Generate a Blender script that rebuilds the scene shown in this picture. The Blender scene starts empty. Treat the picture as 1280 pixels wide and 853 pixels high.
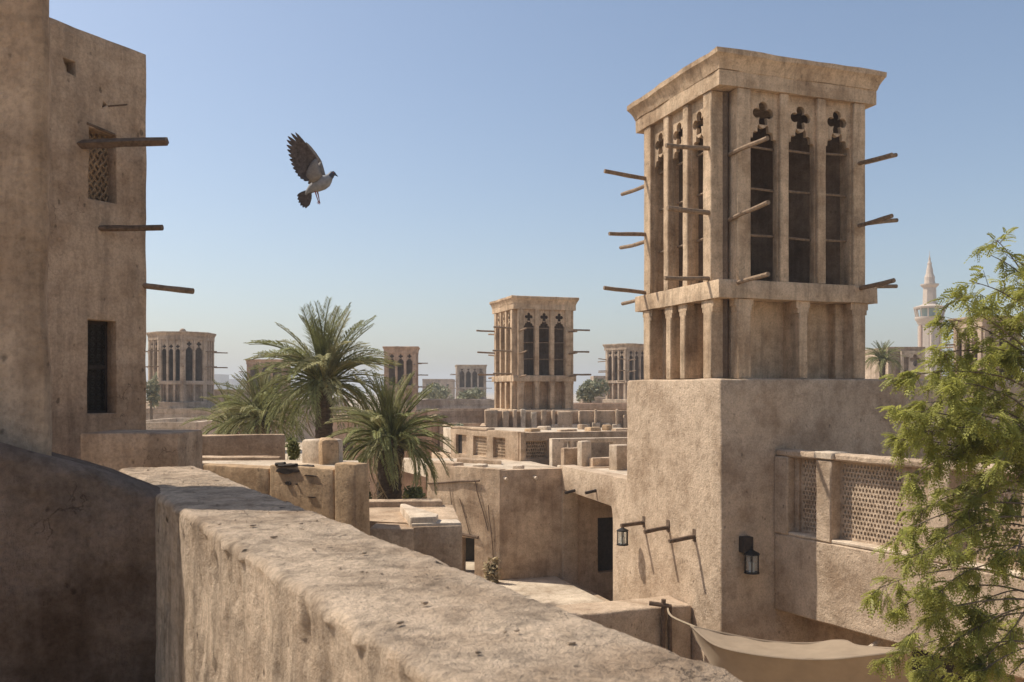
import bpy, bmesh, math, random
from mathutils import Vector, Matrix, noise
random.seed(7)
R = math.radians
scene = bpy.context.scene
COL = scene.collection
EYE = 7.0            # camera height above the lane
HOR, FPX = 488.0, 1110.0   # horizon row and focal length in photo pixels (1280 x 853)

# ------------------------------------------------------------------ camera, sky, sun
cd = bpy.data.cameras.new('camera'); cam = bpy.data.objects.new('camera', cd); COL.objects.link(cam)
cam.location = (0, 0, EYE); cam.rotation_euler = (R(90), 0, 0)
cd.sensor_width = 36; cd.lens = 36 * FPX / 1280; cd.shift_y = (HOR - 426.5) / 1280
cd.clip_start = .05; cd.clip_end = 6000
cd.dof.use_dof = True; cd.dof.focus_distance = 17; cd.dof.aperture_fstop = 9
scene.camera = cam
SUN_EL, SUN_AZ = 54.0, 18.0       # azimuth: degrees beyond straight left
sd = Vector((-math.cos(R(SUN_AZ)) * math.cos(R(SUN_EL)), math.sin(R(SUN_AZ)) * math.cos(R(SUN_EL)), math.sin(R(SUN_EL))))
w = bpy.data.worlds.new('World'); scene.world = w; w.use_nodes = True
nt = w.node_tree; bg = nt.nodes['Background']
sky = nt.nodes.new('ShaderNodeTexSky'); sky.sky_type = 'NISHITA'; sky.sun_disc = False
sky.sun_elevation = R(SUN_EL); sky.sun_rotation = math.atan2(sd.x, sd.y)
sky.air_density = 1.0; sky.dust_density = 1.7; sky.ozone_density = .7; sky.altitude = 0
nt.links.new(sky.outputs['Color'], bg.inputs['Color']); bg.inputs['Strength'].default_value = 0.10
sl = bpy.data.lights.new('sun', 'SUN'); so = bpy.data.objects.new('sun', sl); COL.objects.link(so)
sl.energy = 3.7; sl.angle = R(.5); sl.color = (1, .93, .82)
so.rotation_euler = (-sd).to_track_quat('-Z', 'Y').to_euler(); so.location = (-20, 10, 40)
scene.view_settings.view_transform = 'Standard'; scene.view_settings.look = 'None'
scene.view_settings.exposure = 0.5; scene.view_settings.gamma = 1

# ------------------------------------------------------------------ small helpers
def X(px, d): return (px - 640) / FPX * d
def Z(py, d): return EYE - (py - HOR) / FPX * d
def at(px, py, d): return Vector((X(px, d), d, Z(py, d)))
def xy(px, d): return Vector((X(px, d), d))
def rel(z): return EYE + z

def tag(o, label=None, cat=None, group=None, kind=None):
    if label: o['label'] = label
    if cat: o['category'] = cat
    if group: o['group'] = group
    if kind: o['kind'] = kind
    return o

def empty(name, loc, label=None, cat=None, group=None):
    o = bpy.data.objects.new(name, None); COL.objects.link(o)
    o.location = loc; o.empty_display_size = .2
    o['org'] = list(loc)
    return tag(o, label, cat, group)

def world_org(o):
    return Vector(o['org'])

def link_mesh(name, me, mat, parent=None, smooth=40, org=None):
    """me is in world coordinates; the object gets its own origin"""
    if org is None:
        if parent is not None: org = world_org(parent)
        else:
            xs = [v.co for v in me.vertices]
            org = Vector((sum(c.x for c in xs) / len(xs), sum(c.y for c in xs) / len(xs), min(c.z for c in xs)))
    org = Vector(org)
    me.transform(Matrix.Translation(-org))
    if not me.materials and mat: me.materials.append(mat)
    if smooth:
        me.shade_smooth(); me.set_sharp_from_angle(angle=R(smooth))
    o = bpy.data.objects.new(name, me); COL.objects.link(o)
    if parent is not None:
        o.parent = parent; o.location = org - world_org(parent)
    else: o.location = org
    o['org'] = list(org)
    return o

def obj(name, bm, mat, parent=None, smooth=40, org=None):
    me = bpy.data.meshes.new(name); bmesh.ops.recalc_face_normals(bm, faces=bm.faces[:])
    bm.to_mesh(me); bm.free(); me.name = name
    return link_mesh(name, me, mat, parent, smooth, org)

def nz(co, f, s=0.0): return noise.noise_vector(Vector((co[0] * f + s, co[1] * f + s * .7, co[2] * f - s)))

def rough(bm, amp=.015, f=1.4, s=0.0):
    for v in bm.verts:
        n = nz(v.co, f, s) * amp + nz(v.co, f * 4.1, s + 9) * amp * .35
        v.co += n

def grid_cut(bm, axes, step):
    for ax in axes:
        ax = Vector(ax).normalized()
        ds = [v.co.dot(ax) for v in bm.verts]
        lo, hi = min(ds), max(ds); n = int((hi - lo) / step)
        for i in range(1, n + 1):
            p = ax * (lo + (hi - lo) * i / (n + 1))
            bmesh.ops.bisect_plane(bm, geom=bm.verts[:] + bm.edges[:] + bm.faces[:], plane_co=p, plane_no=ax, dist=1e-5)

def prism(foot, z0, z1, bev=.04, step=.4, amp=.018, seg=2, f=1.4, seed=0.0, cut=True):
    foot = [Vector(p[:2]) for p in foot]
    area = sum(foot[i].x * foot[(i + 1) % len(foot)].y - foot[(i + 1) % len(foot)].x * foot[i].y for i in range(len(foot)))
    zt = list(z1) if isinstance(z1, (list, tuple)) else [z1] * len(foot)
    if area < 0: foot.reverse(); zt.reverse()
    bm = bmesh.new()
    b = [bm.verts.new((p.x, p.y, z0)) for p in foot]
    t = [bm.verts.new((p.x, p.y, z)) for p, z in zip(foot, zt)]
    n = len(foot)
    bm.faces.new(list(reversed(b))); bm.faces.new(t)
    for i in range(n): bm.faces.new((b[i], b[(i + 1) % n], t[(i + 1) % n], t[i]))
    if bev > 0:
        es = [e for e in bm.edges if not all(v in b for v in e.verts)]
        bmesh.ops.bevel(bm, geom=es, offset=bev, segments=seg, profile=.5, affect='EDGES', clamp_overlap=True)
    if cut and step:
        d = (foot[1] - foot[0]).normalized()
        grid_cut(bm, [(d.x, d.y, 0), (-d.y, d.x, 0), (0, 0, 1)], step)
    if amp: rough(bm, amp, f, seed)
    return bm

def rect_foot(p, d, length, depth):
    """p start, d unit direction; the depth goes to the left of d"""
    d = Vector(d).normalized(); q = Vector((-d.y, d.x)); p = Vector(p[:2])
    return [p, p + d * length, p + d * length + q * depth, p + q * depth]

def add_box(bm, M, u0, u1, v0, v1, w0, w1):
    vs = [bm.verts.new(M @ Vector((u, v, w_))) for w_ in (w0, w1) for v in (v0, v1) for u in (u0, u1)]
    for f in ((0, 1, 3, 2), (4, 6, 7, 5), (0, 4, 5, 1), (2, 3, 7, 6), (0, 2, 6, 4), (1, 5, 7, 3)):
        bm.faces.new([vs[i] for i in f])

def fbox(M, u0, u1, v0, v1, w0, w1, bev=.015, amp=0.0, step=0.0, f=3.0):
    bm = bmesh.new(); add_box(bm, M, u0, u1, v0, v1, w0, w1)
    bmesh.ops.recalc_face_normals(bm, faces=bm.faces[:])
    if bev: bmesh.ops.bevel(bm, geom=bm.edges[:], offset=bev, segments=1, affect='EDGES')
    if step: grid_cut(bm, [M.col[0][:3], M.col[1][:3], M.col[2][:3]], step)
    if amp: rough(bm, amp, f)
    return bm

def frame(o, u):
    """columns: u along the face, z up, outward normal = u x z"""
    u = Vector((u[0], u[1], 0)).normalized(); z = Vector((0, 0, 1)); n = u.cross(z)
    M = Matrix.Identity(4)
    for i in range(3): M[i][0], M[i][1], M[i][2], M[i][3] = u[i], z[i], n[i], o[i]
    return M

def slab(M, outer, holes, thick, w=0.0, bevel=0.0):
    """flat wall piece with openings; 2D outline in (u, v), centred at depth w"""
    cu = bpy.data.curves.new('tmp', 'CURVE'); cu.dimensions = '2D'; cu.fill_mode = 'BOTH'
    cu.extrude = thick / 2 - bevel; cu.bevel_depth = bevel; cu.bevel_resolution = 1
    for poly in [outer] + holes:
        s = cu.splines.new('POLY'); s.points.add(len(poly) - 1); s.use_cyclic_u = True
        for p, c in zip(s.points, poly): p.co = (c[0], c[1], 0, 1)
    ob = bpy.data.objects.new('tmp', cu)
    me = bpy.data.meshes.new_from_object(ob)
    bpy.data.objects.remove(ob); bpy.data.curves.remove(cu)
    bm = bmesh.new(); bm.from_mesh(me); bpy.data.meshes.remove(me)
    bmesh.ops.translate(bm, verts=bm.verts[:], vec=(0, 0, w)); bmesh.ops.transform(bm, verts=bm.verts[:], matrix=M)
    bmesh.ops.remove_doubles(bm, verts=bm.verts[:], dist=1e-5)
    return bm

def rect(u0, u1, v0, v1): return [(u0, v0), (u1, v0), (u1, v1), (u0, v1)]

def tube(bm, pts, rads, n=8, cap=True):
    rings = []; pts = [Vector(p) for p in pts]
    for i, p in enumerate(pts):
        t = (pts[min(i + 1, len(pts) - 1)] - pts[max(i - 1, 0)]).normalized()
        a = t.cross(Vector((0, 0, 1)));
        if a.length < .05: a = t.cross(Vector((0, 1, 0)))
        a.normalize(); b = t.cross(a)
        r = rads[i] if isinstance(rads, (list, tuple)) else rads
        rings.append([bm.verts.new(p + (a * math.cos(k * 2 * math.pi / n) + b * math.sin(k * 2 * math.pi / n)) * r) for k in range(n)])
    for i in range(len(rings) - 1):
        for k in range(n):
            bm.faces.new((rings[i][k], rings[i][(k + 1) % n], rings[i + 1][(k + 1) % n], rings[i + 1][k]))
    if cap:
        bm.faces.new(rings[0]); bm.faces.new(list(reversed(rings[-1])))

def pole_bm(p0, p1, r, bend=.02, n=8, k=5):
    bm = bmesh.new(); p0, p1 = Vector(p0), Vector(p1); L = (p1 - p0).length
    pts, rs = [], []
    ph = random.random() * 20
    for i in range(k + 1):
        t = i / k; q = p0.lerp(p1, t) + nz((ph, t * 2, 0), 1) * bend * L
        pts.append(q); rs.append(r * (1 + .12 * noise.noise(Vector((ph, t * 6, 3)))))
    tube(bm, pts, rs, n)
    return bm

# ------------------------------------------------------------------ materials (procedural)
def mat_new(name):
    m = bpy.data.materials.new(name); m.use_nodes = True
    return m, m.node_tree, m.node_tree.nodes['Principled BSDF']

def mud(name, col, bump=.5, streak=.5, scale=1.0, var=.25, blotch=.35, pits=.4, rough_=.95, fine=1.0, mott=.6, crack=.45):
    m, t, b = mat_new(name); N, L = t.nodes.new, t.links.new
    b.inputs['Roughness'].default_value = rough_; b.inputs['Specular IOR Level'].default_value = .15
    geo = N('ShaderNodeNewGeometry')
    def mapping(s):
        mp = N('ShaderNodeMapping'); mp.inputs['Scale'].default_value = s; L(geo.outputs['Position'], mp.inputs['Vector']); return mp.outputs['Vector']
    def nse(vec, sc, det=6, rg=.6):
        n = N('ShaderNodeTexNoise'); n.inputs['Scale'].default_value = sc; n.inputs['Detail'].default_value = det
        n.inputs['Roughness'].default_value = rg; L(vec, n.inputs['Vector']); return n.outputs['Fac']
    def ramp(fac, stops):
        r = N('ShaderNodeValToRGB'); e = r.color_ramp.elements
        e[0].position, e[0].color = stops[0][0], (*stops[0][1], 1); e[1].position, e[1].color = stops[-1][0], (*stops[-1][1], 1)
        for p, c in stops[1:-1]: q = e.new(p); q.color = (*c, 1)
        L(fac, r.inputs['Fac']); return r.outputs['Color']
    def mix(f, a, c, mode='MIX'):
        x = N('ShaderNodeMix'); x.data_type = 'RGBA'; x.blend_type = mode
        if isinstance(f, (int, float)): x.inputs[0].default_value = f
        else: L(f, x.inputs[0])
        L(a, x.inputs[6]); L(c, x.inputs[7]); return x.outputs[2]
    g = lambda k: (k, k, k)
    iso = mapping((scale,) * 3); st = mapping((2.2 * scale, 2.2 * scale, .28 * scale)); hz = mapping((.5 * scale, .5 * scale, 3.2 * scale))
    dark = tuple(c * (1 - var) * k for c, k in zip(col, (.97, .93, .88))); lite = tuple(min(1, c * (1 + var * .8)) for c in col)
    c0 = ramp(nse(iso, 1.1, 8, .65), [(.3, dark), (.5, col), (.72, lite)])
    c1 = ramp(nse(st, 2.6, 7, .62), [(.34, g(1 - .55 * streak)), (.52, g(1)), (.75, g(1 + .18 * streak))])
    c2 = ramp(nse(iso, .55, 5, .7), [(.36, tuple(1 - blotch * k for k in (.75, .9, 1))), (.56, g(1))])
    c3 = ramp(nse(iso, 26, 4, .7), [(.32, g(.74)), (.55, g(1)), (.75, g(1.12))])
    c4 = ramp(nse(hz, 1.7, 6, .65), [(.34, g(1 - .25 * streak)), (.5, g(1))])
    c = mix(1, c0, c1, 'MULTIPLY'); c = mix(1, c, c2, 'MULTIPLY'); c = mix(1, c, c3, 'MULTIPLY'); c = mix(1, c, c4, 'MULTIPLY')
    c5 = ramp(nse(iso, 3.3, 9, .68), [(.34, (1 - .42 * mott, 1 - .46 * mott, 1 - .5 * mott)), (.5, g(1)), (.7, g(1 + .10 * mott))]); c = mix(1, c, c5, 'MULTIPLY')
    # hairline cracks, only here and there
    cv = N('ShaderNodeTexVoronoi'); cv.feature = 'DISTANCE_TO_EDGE'; cv.inputs['Scale'].default_value = 2.3 * scale
    wn = N('ShaderNodeTexNoise'); wn.inputs['Scale'].default_value = 5 * scale; wn.inputs['Detail'].default_value = 5; L(geo.outputs['Position'], wn.inputs['Vector'])
    wm_ = N('ShaderNodeVectorMath'); wm_.operation = 'MULTIPLY_ADD'; L(wn.outputs['Color'], wm_.inputs[0]); wm_.inputs[1].default_value = (.35, .35, .35); L(geo.outputs['Position'], wm_.inputs[2]); L(wm_.outputs[0], cv.inputs['Vector'])
    cm = N('ShaderNodeMath'); cm.operation = 'MULTIPLY_ADD'; L(ramp(nse(iso, .9, 3), [(.5, g(1)), (.64, g(0))]), cm.inputs[0]); cm.inputs[1].default_value = .05; L(cv.outputs['Distance'], cm.inputs[2])
    crk = ramp(cm.outputs[0], [(.002, g(1 - crack)), (.012, g(1))]); c = mix(1, c, crk, 'MULTIPLY')
    # pitting: sparse small holes
    vo = N('ShaderNodeTexVoronoi'); vo.inputs['Scale'].default_value = 9 * scale; L(mapping((1, 1, .55)), vo.inputs['Vector'])
    pm = N('ShaderNodeMath'); pm.operation = 'MULTIPLY_ADD'; L(nse(iso, 5.5, 3), pm.inputs[0]); pm.inputs[1].default_value = 1.2; L(vo.outputs['Distance'], pm.inputs[2])
    pr = ramp(pm.outputs[0], [(.55, g(1 - pits)), (.70, g(1))]); c = mix(1, c, pr, 'MULTIPLY')
    L(c, b.inputs['Base Color'])
    ad = N('ShaderNodeMath'); ad.operation = 'MULTIPLY_ADD'; L(nse(iso, 34 * fine, 5, .75), ad.inputs[0]); ad.inputs[1].default_value = .35; L(nse(iso, 6, 7, .7), ad.inputs[2])
    a2 = N('ShaderNodeMath'); a2.operation = 'MULTIPLY_ADD'; L(nse(st, 9, 5, .7), a2.inputs[0]); a2.inputs[1].default_value = .8 * streak; L(ad.outputs[0], a2.inputs[2])
    a3 = N('ShaderNodeMath'); a3.operation = 'MULTIPLY_ADD'; L(pr, a3.inputs[0]); a3.inputs[1].default_value = .6 * pits; L(a2.outputs[0], a3.inputs[2])
    a4 = N('ShaderNodeMath'); a4.operation = 'MULTIPLY_ADD'; L(crk, a4.inputs[0]); a4.inputs[1].default_value = .5; L(a3.outputs[0], a4.inputs[2])
    bp = N('ShaderNodeBump'); bp.inputs['Strength'].default_value = bump; bp.inputs['Distance'].default_value = .06
    L(a4.outputs[0], bp.inputs['Height']); L(bp.outputs['Normal'], b.inputs['Normal'])
    return m

def plain(name, col, rough_=.8, var=.3, sc=6.0, stretch=(1, 1, 1), metal=0.0, bump=.2, trans=0.0):
    m, t, b = mat_new(name); N, L = t.nodes.new, t.links.new
    b.inputs['Roughness'].default_value = rough_; b.inputs['Metallic'].default_value = metal; b.inputs['Specular IOR Level'].default_value = .25
    tc = N('ShaderNodeNewGeometry'); mp = N('ShaderNodeMapping'); mp.inputs['Scale'].default_value = stretch; L(tc.outputs['Position'], mp.inputs['Vector'])
    n = N('ShaderNodeTexNoise'); n.inputs['Scale'].default_value = sc; n.inputs['Detail'].default_value = 6; n.inputs['Roughness'].default_value = .65; L(mp.outputs[0], n.inputs['Vector'])
    r = N('ShaderNodeValToRGB'); e = r.color_ramp.elements
    e[0].position = .3; e[0].color = (*[c * (1 - var) for c in col], 1); e[1].position = .7; e[1].color = (*[min(1, c * (1 + var)) for c in col], 1)
    L(n.outputs['Fac'], r.inputs['Fac']); L(r.outputs['Color'], b.inputs['Base Color'])
    if bump:
        bp = N('ShaderNodeBump'); bp.inputs['Strength'].default_value = bump; bp.inputs['Distance'].default_value = .02
        L(n.outputs['Fac'], bp.inputs['Height']); L(bp.outputs['Normal'], b.inputs['Normal'])
    if trans:
        tr = N('ShaderNodeBsdfTranslucent'); mx = N('ShaderNodeMixShader'); mx.inputs['Fac'].default_value = trans
        L(r.outputs['Color'], tr.inputs['Color']); L(b.outputs[0], mx.inputs[1]); L(tr.outputs[0], mx.inputs[2])
        L(mx.outputs[0], t.nodes['Material Output'].inputs['Surface'])
    return m

MUD = mud('mud_plaster', (.57, .42, .285), bump=.6, streak=.35, mott=.55, blotch=.25)
MUDT = mud('tower_plaster', (.60, .44, .29), bump=.6, streak=.55, var=.22, pits=.35, mott=.5, blotch=.25)
MUDI = mud('shaft_shade_plaster', (.20, .14, .095), bump=.4, streak=.5, mott=.5)  # tower plaster darkened: the shade inside the shaft is painted into the colour
MUDB = mud('block_plaster', (.58, .44, .31), bump=.9, streak=.15, var=.22, blotch=.2, mott=.55, crack=.25)
MUDL = mud('left_plaster', (.54, .39, .265), bump=.8, streak=.5, var=.22, blotch=.22, pits=.5, mott=.5)
MUDP = mud('parapet_plaster', (.61, .465, .33), bump=.8, streak=.8, var=.24, blotch=.16, pits=.8, scale=1.6, mott=.5, crack=.5, fine=1.8)
MUDS = mud('stained_shaded_plaster', (.27, .195, .145), bump=1.0, streak=.4, var=.32, blotch=.4, pits=.5, scale=1.3, mott=.7)  # dark stains, plus the shade of the enclosed terrace mixed into the colour
MUDO = mud('ochre_plaster', (0.52, 0.36, 0.215), bump=.4, streak=.4, blotch=.3)
MUDF = mud('far_plaster', (.50, .385, .28), bump=.3, streak=.5, scale=.5, pits=.2)
MUDG = mud('grey_plaster', (.47, .385, .305), bump=.3, streak=.6, scale=.6, pits=.2, mott=.4)
MUDR = mud('reddish_plaster', (.54, .37, .25), bump=.3, streak=.4, scale=.6, pits=.3, mott=.6)
MUDW = mud('pale_plaster', (0.64, 0.52, 0.39), bump=.3, streak=.3, scale=.9, blotch=.2)
FLOOR = mud('floor_plaster', (.58, .475, .355), bump=.3, streak=0, blotch=.2)
SAND = mud('sand', (.58, .46, .32), bump=.2, streak=0, scale=.1)
WOOD = plain('weathered_wood', (.13, .085, .055), .85, .5, 14, (1, 1, 1), bump=.5)
WOODL = plain('pale_pole_wood', (.24, .165, .105), .85, .4, 14, bump=.5)
WOODD = plain('dark_wood', (.045, .032, .024), .7, .4, 12, bump=.3)
IRON = plain('dark_iron', (.03, .026, .023), .55, .4, 20, metal=.6)
GRILLE = plain('iron_scroll', (.06, .05, .042), .6, .4, 30, metal=.3)
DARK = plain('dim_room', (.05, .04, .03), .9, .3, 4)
SAIL = plain('sail_cloth', (.40, .31, .22), .9, .1, 3, bump=.1, trans=.3)
ROPE = plain('rope', (.32, .25, .17), .9, .2, 40)
PALM_A = plain('palm_green', (.205, .21, .08), .8, .45, 3, trans=.28, bump=0)
PALM_B = plain('palm_olive', (.29, .27, .125), .8, .45, 3, trans=.28, bump=0)
PALM_D = plain('palm_dry', (.36, .28, .16), .8, .4, 3, trans=.2, bump=0)
BARK = plain('palm_bark', (.085, .062, .042), .95, .55, 9, (1, 1, 2.5), bump=.8)
TWIG = plain('twig_bark', (.17, .13, .09), .9, .4, 20, bump=.4)
LEAF = plain('acacia_leaf', (.35, .345, .085), .5, .5, 4, trans=.5, bump=0)
FTREE = plain('far_foliage', (.27, .265, .17), .8, .5, 1.5, trans=.2, bump=0)
STONE = plain('minaret_stone', (.50, .41, .33), .8, .15, 3)
STONEP = plain('pink_stone', (.42, .28, .2), .8, .15, 3)
GREEN = plain('green_rail', (.30, .38, .33), .7, .2, 3)
CONC = plain('pale_concrete', (.45, .43, .42), .8, .12, .3)

# ------------------------------------------------------------------ ground and the lane
bm = bmesh.new()
for p in ((-2500, -400), (2500, -400), (2500, 3500), (-2500, 3500)): bm.verts.new((*p, 0))
bm.faces.new(bm.verts[:]); bmesh.ops.subdivide_edges(bm, edges=bm.edges[:], cuts=6, use_grid_fill=True)
tag(obj('ground', bm, SAND, org=(0, 0, 0)), kind='structure')

A1 = R(19.4)
EX = Vector((math.cos(A1), math.sin(A1))); EY = Vector((-math.sin(A1), math.cos(A1)))
C0 = Vector((4.36, 18.5))           # near corner of the main tower block
def loc2(u, v, o=C0): return o + EX * u + EY * v

# courtyard floor behind the low wall
tag(obj('courtyard_floor', prism([loc2(-.1, 1.4), loc2(-.1, 12), loc2(-7.0, 12), loc2(-4.5, 1.4)], 0, rel(-5.60), .02, .6, .02), FLOOR), kind='structure')

# ------------------------------------------------------------------ wind towers
def arch_pts(u0, u1, v0, vs, rise, lobes=3):
    """cusped arch: three scallops a side climbing to a narrow neck"""
    c = (u0 + u1) / 2; hw = (u1 - u0) / 2; pts = [(u0, v0), (u1, v0)]
    cusps = [(1, 0), (.74, .36), (.40, .66), (.10, 1.0)]; half = []
    for (a0, b0), (a1, b1) in zip(cusps, cusps[1:]):
        for k in range(6):
            t_ = k / 6; bl = math.sin(t_ * math.pi) * .13
            half.append((a0 + (a1 - a0) * t_ + bl * .8, b0 + (b1 - b0) * t_ + bl))
    half.append(cusps[-1])
    pts += [(c + min(x, 1) * hw, vs + y * rise) for x, y in half]
    pts += [(c - min(x, 1) * hw, vs + y * rise) for x, y in reversed(half)]
    return pts

def quatrefoil(cu, cv, r):
    pts = []
    for i in range(48):
        a = 2 * math.pi * i / 48
        ph = (a + math.pi / 4) % (math.pi / 2) - math.pi / 4
        d = .56; s = .40
        rad = d * math.cos(ph) + math.sqrt(max(0, s * s - (d * math.sin(ph)) ** 2))
        if (d * math.sin(ph)) ** 2 > s * s: rad = .42
        stretch = 1.22 if abs(math.sin(a)) > .72 and math.sin(a) < 0 else 1
        pts.append((cu + r * rad * math.cos(a), cv + r * rad * math.sin(a) * stretch))
    return pts

def ring_cornice(bm, poly, levels, seed, wob):
    """levels: (offset, z); poly CCW"""
    n = len(poly); sub = 12
    cen = sum((Vector(p) for p in poly), Vector((0, 0))) / n
    def off(o):
        out = []
        for i in range(n):
            p0, p1, p2 = Vector(poly[i - 1]), Vector(poly[i]), Vector(poly[(i + 1) % n])
            d1 = (p1 - p0).normalized(); d2 = (p2 - p1).normalized()
            n1 = Vector((d1.y, -d1.x)); n2 = Vector((d2.y, -d2.x))
            b = (n1 + n2); b = b / max(.2, b.dot(n1)) ; out.append(p1 + b * o)
        return out
    rings = []
    for k, (o, z) in enumerate(levels):
        c = off(o); ring = []
        for i in range(n):
            for j in range(sub):
                q = c[i].lerp(c[(i + 1) % n], j / sub)
                v = Vector((q.x, q.y, z)); wv = nz(v, 2.2, seed) * wob + nz(v, 7, seed) * wob * .6
                ring.append(bm.verts.new(v + wv))
        rings.append(ring)
    m = len(rings[0])
    for a, b in zip(rings, rings[1:]):
        for i in range(m): bm.faces.new((a[i], a[(i + 1) % m], b[(i + 1) % m], b[i]))
    bm.faces.new(list(reversed(rings[0]))); bm.faces.new(rings[-1])

def wind_tower(poly, nbays, nlow, zb, hs, label, group, mat, notch=.3, pe=.33, pm=.24, poles=True, detail=2, plinth=None, pole_len=1.0, tilt=None, shift=0.0):
    """poly: CCW footprint; hs = (band bottom, band top, frieze bottom, cornice bottom, roof top)"""
    poly = [Vector(p) for p in poly]; n = len(poly); cen = sum(poly, Vector((0, 0))) / n
    k = hs[4] / 6.9
    root = empty('wind_tower', (cen.x, cen.y, zb), label, 'wind tower', group)
    b1, b2, f0, c0, top = hs
    for i in range(n):
        a, b = poly[i], poly[(i + 1) % n]; u = (b - a).normalized(); L = (b - a).length
        M = frame((a.x, a.y, zb), u)
        lo, hi = (notch + shift, L - notch + shift) if i == 0 else (notch, L - notch)
        for (v0, v1, nb, low) in ((b2, f0, nbays[i % len(nbays)], False), (0, b1, nlow[i % len(nlow)], True)):
            cells = nb if isinstance(nb, (list, tuple)) else [1] * nb
            tot = hi - lo - 2 * pe - pm * (len(cells) - 1); ssum = sum(cells)
            edges = []; cur = lo + pe
            pil = [(lo, lo + pe, True)]
            for ci, cw in enumerate(cells):
                wd = tot * cw / ssum; edges.append((cur, cur + wd)); cur += wd
                pil.append((cur, cur + (pe if ci == len(cells) - 1 else pm), ci == len(cells) - 1)); cur += pm
            for (p0, p1, end) in pil:
                j = random.uniform(-.006, .006)
                bm = fbox(M, p0, p1, v0, v1, -(max(.3 * k, notch + .05 + shift) if end and notch else .3 * k) - (.30 * k if low else 0), j, .018 * k, .008 * k if detail > 1 else 0, .45 if detail > 1 else 0)
                if low and detail > 1:
                    add_box(bm, M, p0 - .07 * k, p1 + .07 * k, v1 - .16 * k, v1 - .003, -.2 * k, -.012)
                    add_box(bm, M, p0 - .035 * k, p1 + .035 * k, v1 - .27 * k, v1 - .16 * k, -.2 * k, -.014)
                obj('pillar', bm, mat, root)
            for (e0, e1) in edges:
                if low:
                    obj('panel', fbox(M, e0 - .02, e1 + .02, v0, v1, -.70 * k, -.58 * k, 0, .006, .4), mat, root)
                    continue
                wd = e1 - e0; mg = wd * .03
                vs = v0 + (v1 - v0) * .715; rise = wd * .62
                qr = min(.27 * k, wd * .44); qv = vs + rise + qr * .9
                bm = slab(M, rect(e0 - .01, e1 + .01, v0 + .003, v1 - .003),
                          [arch_pts(e0 + mg, e1 - mg, v0 + .02, vs, rise), quatrefoil((e0 + e1) / 2, qv, qr)], .09 * k, -.15 * k)
                obj('arch_screen', bm, mat, root, smooth=30)
                if detail > 1:
                    for lv in (.25, .5, .72):
                        bm = pole_bm(M @ Vector((e0 - .01, v0 + (v1 - v0) * lv, -.26 * k)), M @ Vector((e1 + .01, v0 + (v1 - v0) * lv + random.uniform(-.03, .03), -.26 * k)), .028, .01, 6, 2)
                        obj('crossbar', bm, WOODL, root)
    # vanes that divide the shaft, from corner to corner
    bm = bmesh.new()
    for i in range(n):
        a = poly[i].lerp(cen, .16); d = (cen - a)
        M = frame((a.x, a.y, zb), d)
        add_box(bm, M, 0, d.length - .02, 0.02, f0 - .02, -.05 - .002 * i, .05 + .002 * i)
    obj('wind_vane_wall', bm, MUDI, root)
    # band, frieze, cornice
    bm = bmesh.new(); ring_cornice(bm, poly, [(.045 * k, zb + b1), (.045 * k, zb + b2 - .02), (.035 * k, zb + b2)], zb + poly[0].x, .012); obj('band', bm, mat, root)
    bm = bmesh.new(); ring_cornice(bm, poly, [(.03 * k, zb + f0), (.03 * k, zb + c0)], poly[0].x, .01); obj('frieze', bm, mat, root)
    bm = bmesh.new(); h = top - c0
    ring_cornice(bm, poly, [(.04 * k, zb + c0 + .002), (.07 * k, zb + c0 + h * .25), (.11 * k, zb + c0 + h * .45), (.165 * k, zb + c0 + h * .66), (.18 * k, zb + c0 + h * .68), (.185 * k, zb + c0 + h * .93), (.13 * k, zb + c0 + h * .96)], poly[0].x + 3, .028 * k)
    obj('cornice', bm, mat, root)
    if plinth:
        bm = bmesh.new(); ring_cornice(bm, poly, [(plinth[0], plinth[1]), (plinth[0], zb - .03), (plinth[0] - .04, zb)], poly[0].x + 5, .03); obj('plinth', bm, mat, root)
    if poles and n == 4:
        for ci in range(4):
            p = poly[ci]; din = (poly[ci] - poly[ci - 1]).normalized(); dout = -(poly[(ci + 1) % 4] - poly[ci]).normalized()
            for li, lv in enumerate((.715, .515, .31)):
                z = zb + top * lv
                for q, dr in ((0, din), (1, dout)):
                    side = (dout if q == 0 else din) * -(.09 if ci == 3 and q == 1 else .12 + notch * .9)
                    s = Vector((p.x, p.y)) + side; zz = z - (.13 if q == (ci % 2) else 0)
                    tl = (tilt or (0, 0, 0))[li] if ci == 1 and q == 0 else random.uniform(-.04, .08)
                    ln = pole_len * random.uniform(.98, 1.12) * (.35 if ci == 2 and q == 1 else 1)
                    a = s - dr * .45; e = s + dr * ln
                    obj('pole', pole_bm((a.x, a.y, zz - tl * .4), (e.x, e.y, zz + tl), random.uniform(.045, .056) if k > .9 else .045, .018), WOODL, root)
    elif poles:
        for ci in range(n):
            p = poly[ci]; dr = (p - cen).normalized()
            for lv in (.72, .5):
                z = zb + top * lv; a = p - dr * .4; e = p + dr * 1.1
                obj('pole', pole_bm((a.x, a.y, z), (e.x, e.y, z), .05, .01), WOODL, root)
    return root

def rect_poly(p, sx, sy, a=A1):
    ex = Vector((math.cos(a), math.sin(a))); ey = Vector((-ex.y, ex.x)); p = Vector(p)
    return [p, p + ex * sx, p + ex * sx + ey * sy, p + ey * sy]

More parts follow.
